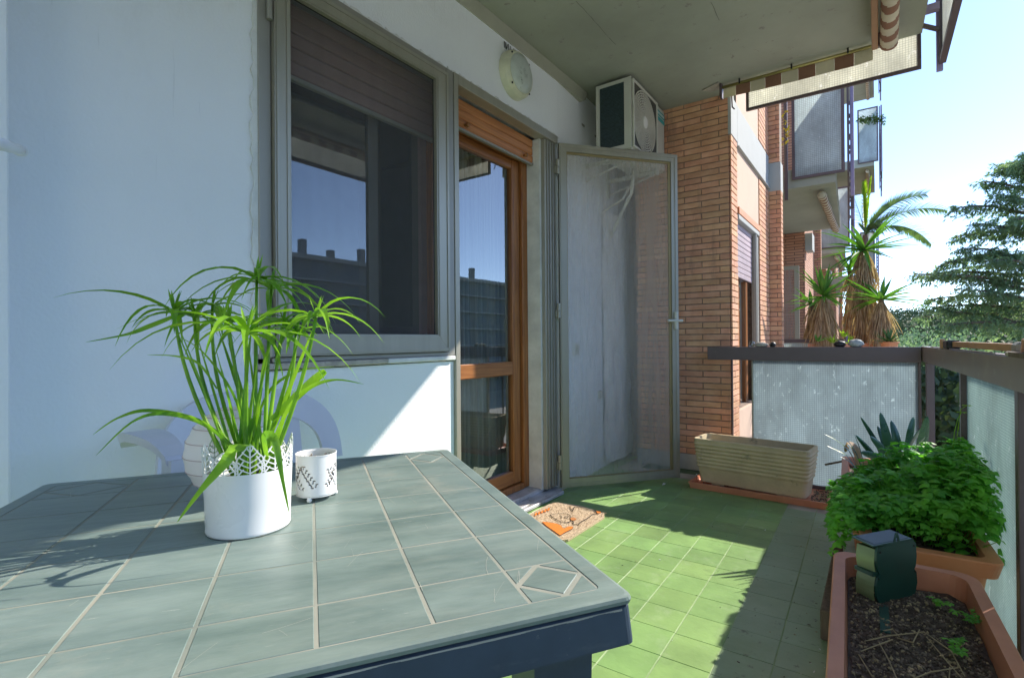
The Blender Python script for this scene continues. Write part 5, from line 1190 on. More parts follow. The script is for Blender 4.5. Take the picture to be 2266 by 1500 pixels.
PA = math.pi / 2 + math.atan(.0405)
n1, w1 = planter('terracotta_planter', 'large terracotta trough of bare dark soil holding the green solar lamp', (.067, 1.43, 0), .86, .305, .350, K['terra'], ang=PA, taper=.030, thick=.016, soil=.055, rim=.010, rimh=.05, rnd=.045)
n2, w2 = planter('terracotta_planter', 'fluted orange terracotta trough overflowing with clover like leaves', (.105, 2.36, 0), .66, .300, .345, K['terra2'], ang=PA, taper=.045, thick=.012, soil=.035, rim=.020, rimh=.05, flute=True)
n3, w3 = planter('terracotta_planter', 'terracotta trough at the back with dark strap leaved plants', (.005, 3.06, 0), .66, .290, .345, K['terra'], ang=PA, taper=.045, thick=.012, soil=.045, rim=.012, rimh=.05, flute=True)
m = MB(); m.bbox((-.165, 1.98, .001), (-.135, 2.72, .10), .004); o = m.build('wooden_board', K['bark']); tag(o, 'narrow dark board on edge beside the fluted trough', 'board')
# soil crumbs, straw and seedlings of the near trough
m = MB(); rr = random.Random(12)
for k in range(7500):
    x = rr.uniform(-.37, .385); y = rr.uniform(-.125, .125); s_ = rr.choice((.0015, .002, .003, .0045)) * rr.uniform(.7, 1.3); c0 = w1(x, y, .295 + .010 * noise.noise(V(x * 14 + 1.43 * 9, y * 14, 0)) + s_ * .3)
    r0 = V(rr.uniform(-1, 1), rr.uniform(-1, 1), rr.uniform(-.5, .5)).normalized(); r1 = r0.orthogonal().normalized(); r2 = r0.cross(r1); m.mi = 0 if rr.random() < .55 else (1 if rr.random() < .7 else 2)
    a_, b_, d_ = r0 * s_ * 1.3, r1 * s_, r2 * s_ * .7
    m.add([c0 + a_, c0 + b_, c0 - a_, c0 - b_, c0 + d_, c0 - d_], [(0, 1, 4), (1, 2, 4), (2, 3, 4), (3, 0, 4), (1, 0, 5), (2, 1, 5), (3, 2, 5), (0, 3, 5)])
m.build('soil_crumbs', [K['soil'], K['pebble'], K['straw']], n1, kind='stuff')
m = MB()
for P in ([(1912, 1418), (1965, 1410), (2045, 1405), (2105, 1440), (2135, 1500)], [(1905, 1440), (1975, 1418)], [(1900, 1447), (1930, 1500)], [(1945, 1420), (1965, 1460), (1985, 1510)], [(1985, 1410), (2020, 1425), (2035, 1400)], [(2050, 1408), (2090, 1460), (2130, 1510)], [(2100, 1510), (2102, 1480)], [(2010, 1505), (2060, 1490), (2120, 1485)], [(1990, 1408), (1975, 1395), (1955, 1402)]):
    Q = [onz(x, y, .306) for x, y in P]; m.tube([q + V(0, 0, .004 * ((i * 7) % 3)) for i, q in enumerate(Q)], [.0016 if i % 2 else .0011 for i in range(len(Q))], 5)
m.build('dry_stalks', K['straw'], n1, kind='stuff')

def clover(m, c, nrm, s_, rnd, lob=3):
    """three notched leaflets, slightly folded"""
    nrm = nrm.normalized(); a = nrm.orthogonal().normalized(); b = nrm.cross(a); ro = rnd.uniform(0, 6.28)
    for k in range(lob):
        th = ro + 2 * math.pi * k / lob; d = a * math.cos(th) + b * math.sin(th); e = nrm.cross(d); dn = -nrm * s_ * .22
        m.add([c, c + d * s_ * .45 + e * s_ * .42 + dn * .2, c + d * s_ * .95 + e * s_ * .48 + dn, c + d * s_ * .86 + dn * .5, c + d * s_ * .98 - e * s_ * .46 + dn, c + d * s_ * .45 - e * s_ * .42 + dn * .2, c + d * s_ * .5 + nrm * s_ * .10],
              [(0, 1, 6), (1, 2, 6), (2, 3, 6), (3, 4, 6), (4, 5, 6), (5, 0, 6)])
for k, (px_, py_) in enumerate([(2065, 1325), (2105, 1345), (2135, 1358), (2155, 1372), (2165, 1345), (2110, 1425), (2120, 1440), (2130, 1412), (2085, 1330), (2150, 1362)]):
    m = MB(); rq = random.Random(k); p = onz(px_, py_, .325); 
    for q_ in range(3): clover(m, p + V(rq.uniform(-.012, .012), rq.uniform(-.012, .012), rq.uniform(-.01, .01)), V(rq.uniform(-.4, .4), rq.uniform(-.4, .4), 1), .012, rq)
    m.tube([p, onz(px_, py_, .30)], .0012, 4); m.build('seedling', K['oxalis'], n1)

# the mound of clover leaves
t = thing('clover_plant', 'dense bright green mound of lobed clover leaves spilling over the fluted trough', 'plant', loc=(.11, 2.36, .32))
rr = random.Random(77); stems = MB(); hero = 0; massm = MB()
def mound(x, y):
    """height of the mound over local trough coordinates"""
    e = max(0, 1 - (abs(x) / .40) ** 2.6) * max(0, 1 - (abs(y) / .275) ** 3.5); return e
cnt = 0
for k in range(2300):
    x = rr.uniform(-.25, .44); y = rr.uniform(-.25, .26); e = mound(x - .08, y)
    if e < .04: continue
    h = .33 + (.225 - .50 * y + .07 * noise.noise(V(x * 7, y * 7, 9))) * e ** .55; f = rr.random() ** .45; z = .30 + (h - .30) * f
    if e < .25: z = .27 + (h - .27) * rr.random() - .06 * (rr.random() < .4)
    z += .02 * noise.noise(V(x * 9, y * 9, 2)); c = w2(x, y, z)
    if c.x > railx(c.y) + .022: c.x = railx(c.y) + .022 - rr.uniform(0, .04)
    nr = V(rr.uniform(-.5, .5) + .25 * (c.x - .1) * 4, rr.uniform(-.5, .5) + (c.y - 2.36) * .9, 1.0 if e > .2 else .5); s_ = rr.choice((.013, .019, .027, .036))
    if cnt < 290 and f > .72 and (x < -.05 or y > .0): m = MB(); clover(m, c, nr, s_ * 1.15, rr); m.build('leaf', K['oxalis'], t); cnt += 1
    else: clover(massm, c, nr, s_, rr)
    if k % 6 == 0: stems.tube([w2(x * .7, y * .6, .30), c - V(0, 0, .004)], .0011, 4, cap=False)
massm.build('leaves', K['oxalis'], t, kind='stuff'); stems.build('stems', K['papy'], t, kind='stuff')
for k, (P, fl) in enumerate((([(2108, 1000, 1.95), (2112, 955, 1.95), (2120, 925, 1.95), (2128, 912, 1.95)], 1), ([(2225, 1010, 1.75), (2232, 975, 1.75), (2240, 955, 1.75)], 0), ([(2190, 985, 1.8), (2200, 960, 1.8), (2212, 948, 1.8)], 0), ([(2118, 965, 1.95), (2126, 905, 1.95), (2140, 897, 1.95)], 2))):
    m = MB(); pts = [at(*q) for q in P]; m.tube(pts, .0013, 5); e_ = pts[-1]; rq = random.Random(k)
    for q_ in range(5): m.blade(e_, V(math.cos(q_ * 1.26), math.sin(q_ * 1.26), .2), .02, .012, droop=.8, seg=3)
    m.build('flower_stem', K['papy'] if fl != 2 else K['palmy'], t)

# strap leaved plant (clivia)
t = thing('strap_leaf_plant', 'dark green strap leaved plant standing up at the far corner', 'plant', loc=(.05, 3.0, .30))
def strap(P, wd, mt='clivia', tw_=.55):
    m = MB(); Q = [at(*q) for q in P]; vs = []; n = 14
    def cr(t_):
        k = min(int(t_ * (len(Q) - 1)), len(Q) - 2); f = t_ * (len(Q) - 1) - k; p0, p1, p2, p3 = Q[max(k - 1, 0)], Q[k], Q[k + 1], Q[min(k + 2, len(Q) - 1)]
        return .5 * ((2 * p1) + (p2 - p0) * f + (2 * p0 - 5 * p1 + 4 * p2 - p3) * f * f + (3 * p1 - p0 - 3 * p2 + p3) * f ** 3)
    pv = None
    for i in range(n + 1):
        f = i / n; c = cr(min(f, .9999)); d = (cr(min(f + .03, .9999)) - cr(max(f - .03, 0))).normalized(); sd_ = (RGT * (1 - tw_) + FWD * tw_); sd_ = (sd_ - d * sd_.dot(d)).normalized(); nn_ = sd_.cross(d)
        w_ = wd / 2 * (.55 + .6 * math.sin(math.pi * min(1, f * .95))) * math.sqrt(max(0, 1 - f ** 5)) + .0005; cu_ = [c - sd_ * w_, c + nn_ * w_ * .3, c + sd_ * w_]
        if pv: m.add(pv + cu_, [(0, 1, 4, 3), (1, 2, 5, 4)])
        pv = cu_
    return m.build('leaf', K[mt], t, smooth=True)
b_ = (1975, 1040, 2.42)
for P, w_, tt in (([(1975, 1040, 2.42), (1965, 980, 2.42), (1948, 912, 2.44)], .044, .1), ([(1985, 1040, 2.45), (1985, 980, 2.45), (1972, 930, 2.48)], .040, .1), ([(1960, 1040, 2.45), (1945, 990, 2.5), (1904, 922, 2.5)], .026, .2), ([(1955, 1045, 2.4), (1930, 1005, 2.38), (1893, 962, 2.36)], .030, .3),
                 ([(2030, 1040, 2.38), (2040, 985, 2.38), (2052, 920, 2.36)], .052, .1), ([(2000, 1040, 2.5), (2012, 970, 2.52), (2022, 922, 2.55)], .040, .2), ([(1995, 1035, 2.45), (2020, 975, 2.45), (2045, 945, 2.5)], .036, .4), ([(1965, 1045, 2.38), (1955, 1000, 2.36), (1925, 965, 2.34)], .040, .3),
                 ([(1960, 1050, 2.36), (1942, 1015, 2.34), (1905, 1000, 2.30)], .034, .3), ([(1970, 1045, 2.5), (1958, 985, 2.55), (1942, 942, 2.6)], .030, .1), ([(2010, 1040, 2.35), (2022, 1000, 2.33), (2048, 965, 2.3)], .034, .4),
                 ([(1900, 1045, 2.5), (1880, 1000, 2.5), (1852, 975, 2.5), (1824, 960, 2.5)], .020, .6), ([(1900, 1050, 2.45), (1875, 1010, 2.45), (1850, 995, 2.45), (1828, 985, 2.45)], .018, .6), ([(1910, 1045, 2.45), (1893, 1000, 2.45), (1870, 968, 2.45)], .014, .5),
                 ([(1915, 1050, 2.42), (1905, 1000, 2.42), (1890, 960, 2.42)], .012, .5), ([(1905, 1052, 2.4), (1885, 1025, 2.4), (1860, 1010, 2.4)], .010, .5)):
    strap(P, w_, tw_=tt)
strap([(1905, 1050, 2.5), (1896, 1000, 2.5), (1878, 985, 2.5), (1870, 1000, 2.5)], .05, 'dead', .3)
m = MB(); m.tube([w3(.20, .04, .28), w3(.26, .16, .33), w3(.27, .24, .30)], .006, 6); m.build('bare_stem', K['bark'], t)

# solar lamp on a stake
t = thing('solar_lamp', 'dark green solar garden lamp on a stake in the bare soil', 'solar lamp', loc=(.02, 1.60, .30))
SF = at(1972, 1265, 1.38); sr = (rt * .95 + fw * .30); sr.z = 0; sr.normalize(); sf = V(-sr.y, sr.x, 0) * 1.0   # sr = right along the back plate, sf = away from viewer
su = V(0, 0, 1)
def sl(a, b, c_=0): return SF + sr * a * 1.12 + su * b + sf * c_
px1 = 1.38 / 1139.0
def pp_(x, y): return ((x - 1972) * px1, -(y - 1265) * px1)
half = [(1938, 1206), (2032, 1200), (2041, 1212), (2043, 1240), (2040, 1262), (2036, 1268), (2042, 1276), (2044, 1300), (2038, 1322), (2024, 1338), (1998, 1347), (1962, 1347), (1945, 1336), (1934, 1316), (1932, 1290), (1937, 1272), (1942, 1266), (1938, 1258), (1933, 1236), (1934, 1216)]
m = MB(); P = [sl(*pp_(x, y)) for x, y in half]; m.prism(P, sf * .006); m.build('back_plate', K['lampgreen'], t)
m = MB(); lx_ = [(1938, 1208), (1942, 1262), (1930, 1268)]
def side(z0, z1, bulge, name):
    m = MB(); vs = []; fs = []; n = 8
    xl = pp_(1936, 0)[0]
    for j in range(n + 1):
        f = j / n; y = z0 + (z1 - z0) * f; b = bulge * math.sin(math.pi * f)
        vs += [sl(xl - b, pp_(0, y)[1], .006), sl(xl - b - .006, pp_(0, y)[1], .052), sl(-xl * 1.9 + b, pp_(0, y)[1], .006), sl(-xl * 1.9 + b, pp_(0, y)[1], .052)]
    for j in range(n): o = j * 4; fs += [(o, o + 1, o + 5, o + 4), (o + 2, o + 6, o + 7, o + 3), (o + 1, o + 3, o + 7, o + 5)]
    m.add(vs, fs); return m.build(name, K['lens'], t, smooth=False)
side(1212, 1262, .004, 'lens'); side(1270, 1335, .006, 'lens')
m = MB(); xl = pp_(1930, 0)[0]; m.prism([sl(xl - .004, pp_(0, 1270)[1], .004), sl(-xl * 1.5, pp_(0, 1270)[1], .004), sl(-xl * 1.5, pp_(0, 1262)[1], .004), sl(xl - .004, pp_(0, 1262)[1], .004)], sf * .052); m.build('divider', K['lampgreen'], t)
z1_ = pp_(0, 1204)[1]; m = MB(); m.prism([sl(xl - .006, z1_, .0), sl(.070, z1_ + .002, .0), sl(.070, z1_ + .006, .060), sl(xl - .006, z1_ + .004, .060)], su * .004); m.build('lid', K['lampgreen'], t)
m = MB(); m.prism([sl(xl + .004, z1_ + .0045, .006), sl(.064, z1_ + .0062, .006), sl(.064, z1_ + .0106, .056), sl(xl + .002, z1_ + .0088, .056)], su * .0008); m.build('solar_panel', K['solar'], t)
m = MB(); b0 = pp_(1989, 1202); m.prism([sl(b0[0] - .010, z1_ + .004), sl(b0[0] - .005, z1_ + .004), sl(b0[0], z1_ + .022), sl(b0[0] + .005, z1_ + .004), sl(b0[0] + .010, z1_ + .004), sl(b0[0] + .003, z1_ + .028), sl(b0[0] - .003, z1_ + .028)], sf * .003); m.build('hanging_eye', K['lampgreen'], t)
for x, y in ((1943, 1218), (2035, 1216), (1938, 1275), (2037, 1274), (1948, 1330), (2020, 1328)):
    a_ = pp_(x, y); m = MB(); m.tube([sl(a_[0], a_[1], -.0015), sl(a_[0], a_[1], .002)], .0026, 8); m.build('screw', K['black'], t)
a_ = pp_(1966, 1345); m = MB(); foot = onz(1959, 1408, .292); top_ = sl(-.006, a_[1] + .004, .018); m.beam(foot, top_, .024, .020, upv=tuple(sf)); m.build('stake', K['lampgreen'], t)

# ================================================================= yuccas, palm on the neighbours' side
def rosette(parent, c, n, L, wd, seed, lo=-.5, hi=1.3, mt='yucca', droop=.5):
    rq = random.Random(seed)
    for k in range(n):
        th = rq.uniform(0, 6.28); el = rq.uniform(lo, hi); d = V(math.cos(th) * math.cos(el), math.sin(th) * math.cos(el), math.sin(el)); m = MB()
        m.blade(c + d * .01, d, L * rq.uniform(.7, 1.1), wd, droop=droop * rq.uniform(.3, 1.2), seg=6, prof=lambda f: (.55 + .6 * math.sin(math.pi * min(1, f * 1.15 + .1))) * (1 - f ** 4) + .02, fold=.3); m.build('leaf', K[mt], parent)
def skirt(parent, c, h, r0, r1, n, seed):
    rq = random.Random(seed); m = MB()
    for k in range(n):
        th = rq.uniform(0, 6.28); f = rq.random(); z = c.z - .02 - h * f * .85; q_ = r0 * (.55 + .45 * math.sin(math.pi * min(1, f * 1.3)) + .25 * noise.noise(V(th * 1.5, f * 4, seed))); q_ *= rq.uniform(.3, 1.0); p = V(c.x + q_ * math.cos(th) * .5, c.y + q_ * math.sin(th) * .5, z)
        m.blade(p, V(math.cos(th) * rq.uniform(.1, .6), math.sin(th) * rq.uniform(.1, .6), -.85), rq.uniform(.10, .36), rq.uniform(.007, .018), droop=rq.uniform(.6, 2.2), seg=5, prof=lambda f: 1 - f ** 3 + .05, fold=.5, curl=rq.uniform(-.4, .4))
    m.build('dead_leaves', K['dead'], parent, kind='stuff')
YD = 5.6
def yucca(label, hx, hy, d, base_y, L, n, seed, r=.10, h=None, lo=-.4, hi=1.3, nd=520):
    c = at(hx, hy, d); b = V(c.x + .02, c.y, at(hx, base_y, d).z); t = thing('yucca', label, 'yucca', 'yuccas in the neighbour\'s trough', loc=tuple(b))
    m = MB(); m.tube([b, b.lerp(c, .5) + V(.02, 0, 0), c], [.035, .028, .022], 8); m.build('trunk', K['bark'], t)
    rosette(t, c, n, L, .036, seed, lo, hi); skirt(t, c, (c.z - b.z) * 1.0, r, r, nd, seed + 1); return t
yucca('tallest yucca with a thick skirt of dead straw leaves', 1912, 552, 5.6, 775, .58, 38, 3, r=.15, lo=-.45, hi=.7, nd=1100)
yucca('middle height yucca left of the tallest one with pointed upright leaves', 1822, 655, 5.4, 775, .42, 30, 5, r=.12, nd=800)
yucca('low yucca at the right end reaching out over the sky', 1950, 662, 5.3, 775, .48, 28, 8, r=.10, lo=-.3, hi=1.0, nd=620)
yucca('small yucca low at the left against the brick wall', 1795, 672, 5.7, 775, .30, 14, 9, r=.07, nd=160)
yucca('short green yucca between the two skirts', 1880, 600, 6.0, 775, .34, 16, 15, r=.07, nd=200)
t = thing('long_trough', 'long planting trough on the neighbouring balcony holding the yuccas', 'planter', loc=(-.7, 6.6, .6))
a_ = at(1790, 770, 5.5); b_ = at(1950, 770, 5.5); m = MB(); m.prism([V(a_.x, a_.y - .1, .62), V(b_.x, b_.y - .1, .62), V(b_.x, b_.y + .25, .62), V(a_.x, a_.y + .25, .62)], (0, 0, .32)); m.build('trough', K['terra'], t)
for k, (px_, py_) in enumerate(((1808, 748), (1868, 738), (1880, 752), (1842, 752))):
    t = thing('small_succulent', ('tiny green sprouting plant left of the yucca skirts', 'tiny yellow green plant between the yucca skirts', 'tiny leafy plant under the tallest yucca', 'low sprout under the middle yucca')[k], 'plant', loc=tuple(at(px_, py_ + 12, 5.2)))
    rosette(t, at(px_, py_ + 8, 5.2), 8, .10, .022, 40 + k, .3, 1.4, 'palmy' if k else 'yucca')
t = thing('agave_pot', 'small spiky agave in a terracotta pot just behind the far rail', 'potted plant', loc=tuple(at(1968, 765, 4.6)))
c = at(1968, 757, 4.6); rosette(t, c, 22, .16, .018, 61, .0, 1.4, 'clivia', .3); m = MB(); m.lathe([(0, -.10), (.05, -.10), (.065, .0), (.072, .0), (.072, .012), (.060, .012)], c - V(0, 0, .01), 20); m.build('pot', K['terra2'], t)
t = thing('trailing_plant', 'yellow flowering plant on the upper neighbouring balcony', 'plant', loc=tuple(at(1738, 300, 5.6)))
rq = random.Random(4)
m = MB(); m.tube([at(1736, 395, 5.6), at(1737, 330, 5.6), at(1735, 235, 5.6)], .006, 5); m.build('stem', K['bark'], t)
for k in range(16):
    m = MB(); p = at(1735 + rq.uniform(-6, 9), rq.uniform(245, 335), 5.6)
    for q_ in range(5): m.blade(p, V(rq.uniform(-1, 1), rq.uniform(-1, 1), rq.uniform(-1, 1)), .035, .02, droop=.4, seg=2)
    m.build('flower', K['yellow'], t)

def frond(parent, base, d, L, wd, seed, mt, droop=1.1, n=54):
    rq = random.Random(seed); m = MB(); p = Vector(base); d = Vector(d).normalized(); st = L / n; pts = [p.copy()]
    for i in range(n):
        p = p + d * st; d = (d + V(0, 0, -droop / n)).normalized(); pts.append(p.copy()); f = i / n
        if f < .12: continue
        sd_ = d.cross(V(0, 0, 1)).normalized(); ll = wd * math.sin(math.pi * min(1, .12 + f * .80)) ** .6
        for s_ in (-1, 1):
            q_ = (sd_ * s_ * .45 + d * .65 + sd_.cross(d) * (.62 if s_ > 0 else -.55) + V(0, 0, rq.uniform(-.15, .15))).normalized(); m.blade(p, q_, ll * rq.uniform(.85, 1.1), .034, droop=.6, seg=3, prof=lambda f: 1 - f ** 2 + .03, fold=.15)
    m.tube(pts, [.012 * (1 - .8 * i / n) for i in range(n + 1)], 5); m.build('frond', K[mt], parent)
pb = at(1915, 520, 13.5)
t = thing('palm', 'palm with arching feathery fronds on a distant balcony', 'palm', loc=tuple(pb))
m = MB(); m.tube([pb - V(0, 0, .5), pb], [.07, .06], 8); m.build('trunk', K['bark'], t)
def fr(px_, py_, d, L, wd, sd_, mt='palm', dr=1.2, upb=.5):
    tgt = at(px_, py_, d); v = tgt - pb; frond(t, pb, v.normalized() + V(0, 0, upb), L, wd, sd_, mt, dr)
fr(2010, 410, 13.0, 1.6, .32, 1, dr=1.5, upb=.45); fr(2042, 440, 13.0, 1.85, .30, 2, dr=1.3, upb=.35); fr(2030, 515, 13.2, 1.7, .32, 3, dr=1.9, upb=.75); fr(1925, 390, 13.6, 1.5, .30, 4, 'palmy', .5, .1); fr(1912, 400, 13.4, 1.35, .26, 5, 'palmy', .3, .0)
fr(1890, 430, 13.8, 1.2, .25, 6, 'palm', .6, .2); fr(1950, 500, 12.6, 1.1, .25, 7, 'palm', 1.2, .4); fr(1900, 500, 12.4, .9, .2, 8, 'palm', .8, .5); fr(1975, 470, 14.5, 1.3, .28, 9, 'palm', 1.3, .6)
t = thing('trailing_plant', 'pale plant trailing over the edge of the high distant balcony', 'plant', loc=tuple(at(1930, 262, 13.2)))
rq = random.Random(6); m = MB()
for k in range(260):
    p = at(rq.uniform(1898, 1958), 262 + rq.gauss(0, 4) + (4 if k % 3 else 0), 13.2); m.blade(p, V(rq.uniform(-1, 1), rq.uniform(-1, 1), rq.uniform(-1, .6)), .07, .04, droop=.6, seg=2)
m.build('leaves', K['palm'], t)

# ================================================================= trees and land
def sprays(m, p, d, L, rq, mt_s=.5, n=26):
    """one conifer branchlet: flat tufts of needles hanging along it"""
    d = Vector(d).normalized(); sd_ = d.cross(V(0, 0, 1)).normalized()
    for i in range(n):
        f = (i + rq.random()) / n; c = p + d * L * f - V(0, 0, .10 * L * f * f) + sd_ * rq.gauss(0, .13) * L * (1 - f * .6) + V(0, 0, rq.gauss(-.03, .07))
        s_ = .095 * rq.uniform(.6, 1.3); e = (d * rq.uniform(.2, 1) + sd_ * rq.uniform(-1, 1) + V(0, 0, rq.uniform(-.7, .3))).normalized(); g_ = e.cross(V(rq.uniform(-.4, .4), rq.uniform(-.4, .4), 1)).normalized()
        m.add([c - e * s_ * .2, c + g_ * s_ * .30 + e * s_ * .5, c + e * s_ * 1.5 - V(0, 0, s_ * .25), c - g_ * s_ * .30 + e * s_ * .5], [(0, 1, 2, 3)])
        c2 = c + V(0, 0, -.02); g2 = (g_ + V(0, 0, rq.uniform(-1, 1))).normalized(); m.add([c2 - e * s_ * .1, c2 + g2 * s_ * .22 + e * s_ * .4, c2 + e * s_ * 1.1 - V(0, 0, s_ * .5)], [(0, 1, 2)])
def cedar(label, foot, hgt, tiers, seed):
    t = thing('cedar_tree', label, 'cedar', loc=tuple(foot)); rq = random.Random(seed); foot = Vector(foot)
    m = MB(); m.tube([foot, foot + V(.1, 0, hgt * .5), foot + V(0, .1, hgt)], [.38, .25, .04], 10); tr = m.build('trunk', K['bark'], t)
    bm_, fm = MB(), MB()
    for (z, th, L, rise, dens) in tiers:
        p0 = foot + V(0, 0, z - foot.z); d = V(math.cos(th), math.sin(th), rise + rq.uniform(-.05, .22)).normalized(); pts = [p0]; n = 12; p = p0.copy()
        for i in range(n):
            p = p + d * (L / n); d = (d + V(rq.uniform(-.08, .08), rq.uniform(-.08, .08), rq.uniform(-.10, .02) if i > 4 else rq.uniform(-.02, .07))).normalized(); pts.append(p.copy())
            f = (i + 1) / n
            if f < .18: continue
            for k in range(int(4 * dens)):
                sd_ = d.cross(V(0, 0, 1)).normalized() * rq.choice((-1, 1)); l2 = L * .24 * (1.15 - f) * rq.uniform(.5, 1.3) + .22; bd = (d * rq.uniform(.3, 1.1) + sd_ + V(0, 0, rq.uniform(-.75, .45))).normalized()
                q0 = p - (p - pts[-2]) * rq.random(); sprays(fm, q0, bd, l2, rq, n=int(11 + 13 * l2)); bm_.tube([q0, q0 + bd * l2 * .8 - V(0, 0, .05 * l2)], [.012, .004], 4, cap=False)
        sprays(fm, pts[-2], d, .5, rq, n=24)
        bm_.tube(pts, [.07 * (1 - .85 * i / n) + .006 for i in range(n + 1)], 6)
    bm_.build('branches', K['bark'], t, kind='stuff'); fm.build('crown', K['cedar'], t); return t
CF = at(2330, 750, 17.0); CF = V(CF.x, CF.y, -9.0)
lft = -rt; tiers = []
rq = random.Random(5)
tha = math.atan2(lft.y, lft.x)
for (py_, tip, ang, rise) in ((345, 2262, .1, .12), (375, 2235, -.2, .10), (400, 2215, .3, .06), (425, 2195, -.1, .04), (440, 2180, .25, .0), (470, 2120, .0, .06), (500, 2150, -.3, .0), (520, 2130, .2, .0), (560, 2100, -.05, .04), (575, 2090, .15, .0), (600, 2110, -.3, -.02), (625, 2070, .05, .03), (640, 2035, -.02, .02), (655, 2080, .3, .0), (680, 2100, -.2, -.05), (700, 2075, .1, -.06), (715, 2120, -.1, -.05), (590, 2140, .5, 0), (480, 2190, .5, .0), (660, 2130, -.5, .0)):
    z = at(2330, py_ + 10, 17.0).z; L = (2330 - tip) / 1139 * 17.0; tiers.append((z, tha + ang, L / max(.6, math.cos(ang)), rise, 1.0))
for k in range(26):
    z = 2.0 - 8 * rq.random() if k < 12 else 1.0 + 7.5 * rq.random(); tiers.append((z, rq.uniform(0, 6.28), rq.uniform(2.0, 4.2) * (1 - max(0, z) / 14), 0.02, .6))
cedar('large blue green cedar spreading in from the right edge above the rail', CF, 20.0, tiers, 3)

def leafball(m, c, rx_, rz_, n, rq, s_=.35, squash=1):
    for k in range(n):
        d = V(rq.gauss(0, 1), rq.gauss(0, 1), rq.gauss(0, 1)).normalized(); q_ = rq.random() ** .28; bump_ = 1 + .28 * noise.noise(d * 2.3 + c * .7)
        p = c + V(d.x * rx_, d.y * rx_, d.z * rz_) * q_ * bump_; a = V(rq.uniform(-1, 1), rq.uniform(-1, 1), rq.uniform(-1, 1)).normalized(); b = a.orthogonal().normalized(); s2 = s_ * rq.uniform(.5, 1.3)
        m.add([p - a * s2 * .5, p + b * s2 * .32, p + a * s2 * .5, p - b * s2 * .32], [(0, 1, 2, 3)])
GZ = -9.5
def grove_tree(label, px_, d, ptop, w_, seed, mt='conif'):
    tp_ = at(px_, ptop, d); b = V(tp_.x, tp_.y, GZ); t = thing('evergreen_tree', label, 'tree', 'evergreen trees below the balcony', loc=tuple(b)); rq = random.Random(seed)
    m = MB(); m.tube([b, b + V(0, 0, (tp_.z - GZ) * .8)], [.3, .08], 8); m.build('trunk', K['bark'], t)
    m = MB(); hh_ = (tp_.z - GZ) * .62
    for k in range(16):
        f = rq.random(); c = V(tp_.x + rq.gauss(0, w_ * .42) * (1.1 - f * .6), tp_.y + rq.gauss(0, w_ * .42) * (1.1 - f * .6), tp_.z - w_ * .35 - hh_ * (1 - f) * .8); leafball(m, c, w_ * .38, w_ * .30, 620, rq, .28)
    leafball(m, V(tp_.x, tp_.y, tp_.z - w_ * .3), w_ * .35, w_ * .3, 700, rq, .26)
    m.build('crown', K[mt], t); return t
labs = ['dark evergreen crown just over the rail at the right edge', 'dark green tree crown under the cedar boughs', 'bushy green crown beyond the corner of the railing', 'mid green tree crown left of the cedar', 'tree crown seen through the gap beside the corner post', 'rounded evergreen crown farther off behind the rail']
for k, (px_, d, pt, w_) in enumerate(((2250, 24, 705, 4.5), (2180, 30, 712, 5.0), (2100, 36, 722, 5.5), (2040, 48, 720, 6.0), (2066, 15, 790, 3.6), (2130, 22, 745, 4.0))):
    grove_tree(labs[k], px_, d, pt, w_, 50 + k, 'conif' if k % 2 == 0 else 'cedar')
# land
m = MB(); m.quad((-900, -900, GZ), (1400, -900, GZ), (1400, 1800, GZ), (-900, 1800, GZ)); m.build('ground', K['ground'], kind='structure')
def hillz(x, y):
    p = V(x, y, 0); d = p.dot(fw); s_ = p.dot(rt); u_ = s_ / max(d, 1)
    ridge = 15.0 + 5 * noise.noise(V(u_ * 5, 1, 0)) + 9.0 * max(0, min(1, (u_ - .62) / .6)); f = max(0, min(1, (d - 85) / 130)); f = f * f * (3 - 2 * f); return GZ + (ridge) * f + 1.5 * noise.noise(V(x * .02, y * .02, 3)) * f
m = MB(); vs = []; fs = []; NX, NY = 60, 26
for j in range(NY + 1):
    d = 80 + 9 * j
    for i in range(NX + 1):
        u_ = .35 + 1.3 * i / NX; p = fw * d + rt * (u_ * d); vs.append((p.x, p.y, hillz(p.x, p.y)))
for j in range(NY):
    for i in range(NX): o = j * (NX + 1) + i; fs.append((o, o + 1, o + NX + 2, o + NX + 1))
m.add(vs, fs); m.build('hill', K['hill'], kind='structure', smooth=True)
# wooded slope: one clump mesh repeated by its vertices would be heavy; build clumps directly
rq = random.Random(99); m = MB()
for k in range(1500):
    d = rq.uniform(90, 225) if k < 1050 else rq.uniform(60, 95); u_ = rq.uniform(.60, 1.12); p = fw * d + rt * (u_ * d); z = max(hillz(p.x, p.y), GZ); r_ = rq.uniform(2.2, 4.2); n = 60 if d > 120 else 110
    leafball(m, V(p.x, p.y, z + r_ * .7), r_, r_ * .8, n, rq, .032 * r_ * (8 if d > 120 else 6))
m.build('woods', K['forest'], kind='stuff').name = 'woods'
o = bpy.data.objects['woods']; o['label'] = 'wooded hillside beyond the railing under the cedar'; o['category'] = 'woods'
# tower crane jib far away
t = thing('tower_crane', 'thin jib of a distant tower crane just above the wooded hill', 'crane', loc=tuple(at(1925, 760, 230)))
a_, b_ = at(1935, 630, 230), at(2075, 634, 230); m = MB(); n = 40
for off in (0, .9): m.beam(a_ + V(0, 0, off), b_ + V(0, 0, off), .16, .16)
for i in range(n): m.beam(a_.lerp(b_, i / n), a_.lerp(b_, (i + 1) / n) + V(0, 0, .9 if i % 2 else 0) - V(0, 0, 0), .08, .08)
m.build('jib', K['alu_post'], t)
m = MB(); c = a_ + (a_ - b_) * .05; m.beam(c + V(0, 0, 4), V(c.x, c.y, GZ), .8, .8, upv=(0, 1, 0)); m.build('mast', K['alu_post'], t)

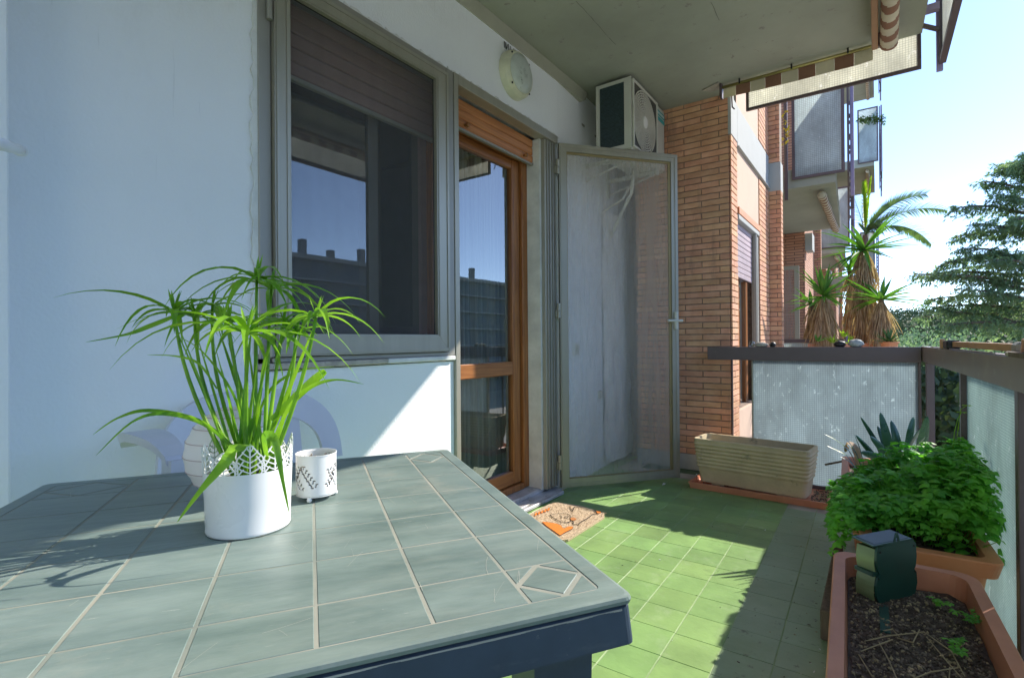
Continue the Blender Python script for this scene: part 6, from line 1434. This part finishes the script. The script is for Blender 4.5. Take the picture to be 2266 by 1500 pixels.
# ================================================================= apartment block across the street (seen mirrored in the panes)
t = thing('apartment_building', 'flat roofed apartment block across the street mirrored in the window panes', 'building', loc=(62, 60, GZ))
m = MB(); m.box((62, -60, GZ), (76, 150, 12.6)); m.build('wall', K['render'], t)
m = MB(); m.box((60.6, -60, 12.6), (77, 150, 13.2)); m.build('roof', K['conc'], t)
for fl in range(7):
    z = GZ + .8 + fl * 3.2
    m = MB(); m.box((60.5, -58, z + 2.35), (61.98, 148, z + 2.55)); m.build('balcony_slab', K['conc'], t)
rq = random.Random(2)
for fl in range(7):
    for k in range(26):
        y = 0 + k * 5.4; z = GZ + 1.2 + fl * 3.2; m = MB(); m.box((61.93, y, z), (61.99, y + 2.6, z + 1.7)); m.build('window', K['solar'], t)
for k, y in enumerate((36, 44, 49, 55, 70, 84)):
    m = MB(); m.box((66, y, 13.2), (67, y + .9, 15.4 + (k % 2))); m.build('chimney', K['render'], t)
m = MB(); m.box((65, 24, 13.2), (72, 31, 16.8)); m.build('stair_tower', K['render'], t)
tlab = ['round street tree nearest in the door mirror image', 'second street tree mirrored in the lower door pane', 'farther street tree mirrored between the two others']
for k in range(3):
    p = V(30 + (k % 3) * 6, 6 + k * 9, GZ); t = thing('street_tree', tlab[k], 'tree', 'street trees mirrored in the door', loc=tuple(p)); rq = random.Random(k)
    m = MB(); m.tube([p, p + V(0, 0, 6)], [.25, .12], 8); m.build('trunk', K['bark'], t)
    m = MB()
    for q_ in range(6): leafball(m, p + V(rq.gauss(0, 1.2), rq.gauss(0, 1.2), 6.5 + rq.gauss(0, 1)), 2.2, 1.8, 260, rq, .5)
    m.build('crown', K['conif'], t)

# ================================================================= litter on the floor
m = MB(); rq = random.Random(17)
for k in range(170):
    x, y = rq.uniform(-1.5, -.12), rq.uniform(1.2, 3.7)
    if k < 90: x = -.17 + rq.gauss(0, .05); y = rq.uniform(1.4, 3.6)
    if -1.64 < x < -1.25 and 2.1 < y < 2.8: continue
    s_ = rq.uniform(.0012, .0045); th = rq.uniform(0, 6.28); m.mi = rq.choice((0, 0, 1, 2)); a_ = V(math.cos(th), math.sin(th), .15) * s_; m.beam(V(x, y, .0015) - a_, V(x, y, .0015) + a_, s_ * rq.uniform(.3, .9), .0012)
m.build('floor_litter', [K['soil'], K['straw'], K['potw']], floor, kind='stuff')
m = MB(); p = onz(1466, 1072, .004)
for q_ in range(6): m.blade(p + V(rq.uniform(-.012, .012), rq.uniform(-.012, .012), 0), V(rq.uniform(-1, 1), rq.uniform(-1, 1), .5), .022, .010, droop=.8, seg=3)
o = m.build('dry_flower', K['potw']); tag(o, 'tiny white dried petal cluster on the sunlit streak of floor', 'petals')
